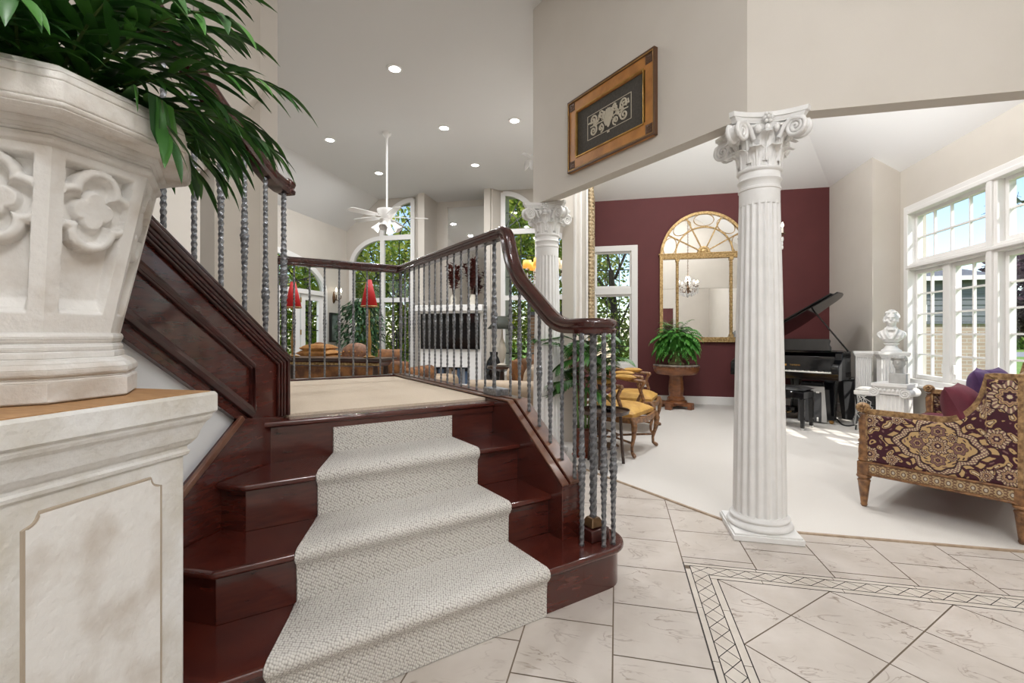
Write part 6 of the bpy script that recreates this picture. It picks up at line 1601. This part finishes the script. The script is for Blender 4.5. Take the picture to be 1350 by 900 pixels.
for k in range(4):
    a=2*PI*k/4+.2; m=MB(); m.tube([(.04*math.cos(a),.04*math.sin(a),-.08),(.11*math.cos(a),.11*math.sin(a),-.09)],.012,8)
    m.M=Matrix.Translation((.11*math.cos(a),.11*math.sin(a),-.09))@Matrix.Rotation(a,4,'Z')@Matrix.Rotation(deg(-38),4,'Y'); m.lathe([(.020,.01),(.028,-.02),(.04,-.06),(.062,-.12),(.064,-.13)],20,cap=False); m.M=Matrix.Identity(4); m.build('lamp_shade','fan_white',t,smooth=50,solid=.003)
# white leaf bracket on the end of the header wall
t=thing('leaf_bracket','white leaf-shaped wall bracket on the far end of the header wall','bracket',(-.80,4.44,2.86))
m=MB(); m.leaf((.0,0,0),(-.6,.35,.45),(0,0,1),.17,.09,.2,6,.3); m.leaf((0,0,-.02),(-.5,.4,-.25),(0,0,1),.13,.08,.3,6,.3); m.ball((.0,.0,-.06),(.03,.03,.05),10,6); m.build('bracket_leaves','white_plaster',t,smooth=60,solid=.006)
# recessed ceiling lights
lights=[(-2.53,4.98,'nearest recessed ceiling light, above the landing'),(-2.53,6.57,'recessed ceiling light right of the fan rod'),(-1.445,6.57,'recessed ceiling light closest to the header wall'),(-4.46,6.57,'recessed ceiling light farthest left, near the ceiling slope'),(-2.53,8.13,'recessed ceiling light farthest back, right of the fan'),(-4.46,8.13,'recessed ceiling light behind the fan rod'),(-4.46,4.98,'recessed ceiling light hidden above the palm side')]
for i,(x,y,lb) in enumerate(lights[:6]):
    t=thing('recessed_light',lb,'ceiling light',(x,y,4.26),0,'recessed ceiling lights')
    m=MB(); m.lathe([(.066,-.001),(.092,-.001),(.094,-.006),(.088,-.011),(.066,-.012),(.066,-.001)],28,cap=False); m.build('trim_ring','fan_white',t,smooth=40)
    m=MB(); m.lathe([(.001,-.004),(.066,-.004)],24,cap=False); m.build('lens','lens_glow',t,smooth=0)
# ================================================================ outdoors
def tree(name,label,loc,h,crown,n,ls,mt,seed,trunk=True,cz=None,group='trees outside the windows'):
    t=thing(name,label,'tree',loc,0,group); r=random.Random(seed); cz=cz or h*.62
    m=MB(); m.tube([(0,0,-.2),(.1,.05,h*.3),(-.05,.1,h*.62)],.13*h/5,8,scl=lambda q:1-.55*q)
    for k in range(7):
        a=k*.9; z=h*(.28+.05*k); m.tube([(.05,.05,z),(.55*crown[0]*math.cos(a),.55*crown[1]*math.sin(a),z+.22*h)],.035*h/5,6,scl=lambda q:1-.6*q)
    m.build('trunk','bark',t,smooth=60)
    m=MB(); cl=[(r.uniform(-1,1),r.uniform(-1,1),r.uniform(-1,1)) for _ in range(60)]
    for i in range(n):
        c=r.choice(cl); p=Vector((c[0]+r.gauss(0,.24),c[1]+r.gauss(0,.24),c[2]+r.gauss(0,.2)))
        if p.length>1.25: p*=1.1/p.length
        p=Vector((p.x*crown[0],p.y*crown[1],cz+p.z*crown[2])); d=Vector((r.uniform(-1,1),r.uniform(-1,1),r.uniform(-1,.4))).normalized(); u=Vector((r.uniform(-1,1),r.uniform(-1,1),r.uniform(-.2,1))); s=d.cross(u)
        if s.length<.1: continue
        s.normalize(); L=ls*r.uniform(.7,1.3); m.add([p,p+d*L*.5+s*L*.28,p+d*L,p+d*L*.5-s*L*.28],[(0,1,2,3)])
    m.raw=True; m.build('foliage',mt,t,smooth=0); return t
tree('leafy_tree','yellow-green tree close outside the left arched far window',(-6.6,13.2,-.9),6.5,(2.2,1.6,2.7),17000,.14,'tree_leaf',1,cz=3.6)
tree('leafy_tree','yellow-green tree outside between the two far windows',(-4.3,14.6,-.9),8,(2.0,1.6,3.4),16000,.15,'tree_leaf',2,cz=4.6)
tree('leafy_tree','green tree outside the right far window behind the farther column',(-1.9,14.2,-.9),8,(1.8,1.5,3.2),15000,.15,'tree_leaf',3,cz=5.0)
tree('leafy_tree','light green tree outside the window beside the arched mirror',(-.1,12.2,-.9),6,(1.8,1.3,2.6),15000,.11,'tree_leaf',4,cz=2.9)
tree('leafy_tree','dense tree outside the french doors',(-8.9,11.9,-.9),6,(1.5,2.2,2.6),16000,.14,'tree_leaf',5,cz=2.8)
tree('leafy_tree','pale tree outside the near end of the french door arch',(-9.3,8.6,-.9),6,(1.4,1.8,2.5),9000,.14,'tree_leaf',6,cz=2.6)
tree('purple_tree','purple-leaved tree on the lawn outside the right window',(13.7,18.6,-.9),5.6,(1.6,1.6,1.35),7000,.2,'purple_leaf',7,cz=3.5)
tree('round_shrub','low green shrub across the street outside the right window',(56,80,-.9),6.5,(13,5,3.0),5000,.8,'tree_leaf_dark',8,cz=2.6,group='shrubs')
for i,(x,y,w,lb) in enumerate(((-5.6,11.7,1.5,'green hedge below the left far window'),(-2.2,12.0,1.3,'green hedge below the right far window'))):
    tree('hedge_shrub',lb,(x,y,-.9),1.6,(w,.5,.9),2200,.12,'tree_leaf',20+i,cz=.9,group='hedge shrubs')
# pine whose bough tip shows in the upper right window
bp_=atd(1352,264,7.5)
pb=thing('pine_tree','pine tree whose dark bough tip crosses the upper right window','tree',(bp_.x+1.3,bp_.y-.9,-.9))
m=MB(); m.tube([(0,0,-.1),(.02,0,2.5),(0,.03,6.2)],.14,10,scl=lambda q:1-.7*q); m.build('trunk','bark',pb,smooth=60)
o_=Vector((-1.3,.9,bp_.z+.9)); m=MB(); r=random.Random(2); m.tube([(0,0,o_.z+.25),o_*.5+Vector((0,0,o_.z*.5+.12)),o_],.03,6,scl=lambda q:1-.6*q)
for k in range(5):
    b=o_+Vector((.0,.02*k,0)); d=Vector((-.9+.15*k,.3,-.25+.22*k)).normalized(); L=.42-.03*k
    m.tube([b-d*.1,b+d*L],.010,5)
    for i in range(34):
        q=b+d*L*r.uniform(.2,1.05); v=(d*.7+Vector((r.uniform(-1,1),r.uniform(-1,1),r.uniform(-1,1)))).normalized(); m.tube([q,q+v*r.uniform(.08,.14)],.0035,3)
m.build('bough','pine_needle',pb,smooth=0)
# neighbouring brick wing with shingle roof
nb=thing('brick_house','tan brick garden wall and grey-sided house outside the right window','building',(7.5,14.2,-.9))
m=MB(); m.bb(4.8,8.45,12.9,15.4,-.9,1.40); m.build('brick_wall','tan_brick',nb,world=True,smooth=0)
m=MB(); m.bb(4.75,8.50,12.85,15.4,1.40,1.47); m.build('wall_cap','shingle',nb,world=True)
m=MB(); m.bb(4.8,10.1,15.5,19,-.9,2.75)
for i in range(24): m.bb(4.8,10.1,15.48,15.5,-.9+i*.152,-.9+i*.152+.012)
m.build('siding','grey_siding',nb,world=True,smooth=0)
m=MB(); m.taper([(4.6,15.2,2.75),(10.35,15.2,2.75),(10.35,19.3,2.75),(4.6,19.3,2.75)],[(6.2,17.0,3.5),(8.8,17.0,3.5),(8.8,17.4,3.5),(6.2,17.4,3.5)]); m.build('roof','shingle',nb,world=True,smooth=0)
m=MB(); m.bb(4.6,10.4,15.17,15.24,2.66,2.78); m.build('gutter','white_trim',nb,world=True)
m=MB(); m.bb(7.6,8.6,15.44,15.5,.6,2.0); f=m.build('house_window','white_trim',nb,world=True)
m=MB(); m.bb(7.68,8.52,15.43,15.46,.68,1.92); m.build('window_pane','glass_black',f,world=True)
# brick wing seen through the right far window
m2=thing('brick_porch','brown brick porch wall outside the right far window','building',(-1.2,11.1,-.9))
m=MB(); m.bb(-2.05,-.55,11.0,11.3,-.9,1.62); m.build('brick_wall','tan_brick_big',m2,world=True,smooth=0)
m=MB(); m.bb(-2.1,-.5,10.95,11.35,1.62,1.70); m.build('cap','shingle',m2,world=True)
s=MB(); s.bb(20,120,52,66,-.9,-.88); struct('street',s,'asphalt',smooth=0)
# ================================================================ dining room beyond the foyer (seen only in the mirror)
t=MB(); t.bb(-1,5,-6.09,-6.05,.0,.9); struct('trim_3',t,'white_trim')
c=MB(); c.bb(-1,5,-6.2,-3.2,-.05,0); struct('floor_dining',c,'carpet',smooth=0)
c=MB(); c.bb(-1,5,-6.2,-3.2,2.6,2.7); struct('ceiling_dining',c,'ceiling_paint',smooth=0)
# ================================================================ light
def lamp(name,kind,loc,energy,color=(1,.95,.88),size=.15,rot=(0,0,0),spread=None,spot=None,blend=.6):
    l=bpy.data.lights.new(name,kind); l.energy=energy; l.color=color
    if kind=='AREA': l.shape='DISK'; l.size=size
    elif kind in('POINT','SPOT'): l.shadow_soft_size=size
    if kind=='SPOT': l.spot_size=deg(spot or 120); l.spot_blend=blend
    o=bpy.data.objects.new(name,l); COL.objects.link(o); o.location=loc; o.rotation_euler=rot; return o
WARM=(.985,.99,1)
for x,y,_ in lights: lamp('recessed_lamp','AREA',(x,y,4.235),LIT['rec'],WARM,.13)
lamp('living_chandelier_lamp','POINT',(1.513,5.456,2.36),LIT['liv'],WARM,.05)
lamp('great_chandelier_lamp','POINT',(-1.03,6.74,2.55),LIT['gch'],WARM,.12)
lamp('fan_lamp','POINT',(FX,FY,2.72),LIT['fan'],WARM,.12)
u_=lamp('ceiling_fill_spot','SPOT',(1.513,5.456,2.42),LIT['up'],WARM,.08,(PI,0,0),spot=165,blend=.4)  # added spot that brightens the living ceiling from below
for x,y in ((-.9,.2),(1.6,.6),(.3,-1.6),(2.4,-1.4)): lamp('foyer_fill_disk','AREA',(x,y,4.235),LIT['foy'],WARM,.16)  # unseen fill lamps added over the foyer, no fixtures
lamp('foyer_fill_lamp','POINT',(1.0,-.35,3.3),LIT['foyer_fill'],WARM,.30)  # added point light to brighten the foyer, nothing hangs there
for x,y in ((.5,4.5),(1.6,4.2),(.9,5.9)):
    lamp('living_fill_disk','AREA',(x,y,min(4.6,zM(y),zW(x))-.03),LIT['living_fill'],WARM,.16)  # unseen lamps added to fill the living room, without fixtures
lamp('dining_lamp','POINT',(1.5,-4.6,2.2),60,WARM,.2)
sun=bpy.data.lights.new('sun','SUN'); sun.energy=LIT['sun']; sun.angle=deg(.6); sun.color=(1,.95,.87)
so_=bpy.data.objects.new('sun',sun); COL.objects.link(so_)
dv=Vector((-.50,.50,-.70)).normalized(); so_.rotation_euler=dv.to_track_quat('-Z','Y').to_euler()
w=bpy.data.worlds.new('World'); SC.world=w; w.use_nodes=True; nt=w.node_tree; bg=nt.nodes['Background']
sk=nt.nodes.new('ShaderNodeTexSky'); sk.sky_type='NISHITA'; sk.sun_disc=False; sk.sun_elevation=deg(48); sk.sun_rotation=deg(200); sk.air_density=1.0; sk.dust_density=.6
nt.links.new(sk.outputs['Color'],bg.inputs['Color']); bg.inputs['Strength'].default_value=LIT['sky']
# ================================================================ camera
cd=bpy.data.cameras.new('camera'); cam=bpy.data.objects.new('camera',cd); COL.objects.link(cam)
cam.location=(0,0,EYE); cam.rotation_euler=(PI/2,0,TH); cd.sensor_fit='HORIZONTAL'; cd.sensor_width=36; cd.lens=F*36/1350
cd.shift_y=-9/1350; cd.clip_start=.02; cd.clip_end=300
SC.camera=cam
vs=SC.view_settings; SC.display_settings.display_device='sRGB'; vs.view_transform='Standard'; vs.look='None'; vs.gamma=1; vs.exposure=LIT['exp']; vs.use_curve_mapping=False
SC.cycles.max_bounces=10; SC.cycles.diffuse_bounces=6; SC.cycles.glossy_bounces=5; SC.cycles.transparent_max_bounces=12; SC.cycles.caustics_reflective=False; SC.cycles.caustics_refractive=False
SC.cycles.use_denoising=True; SC.cycles.sample_clamp_indirect=6
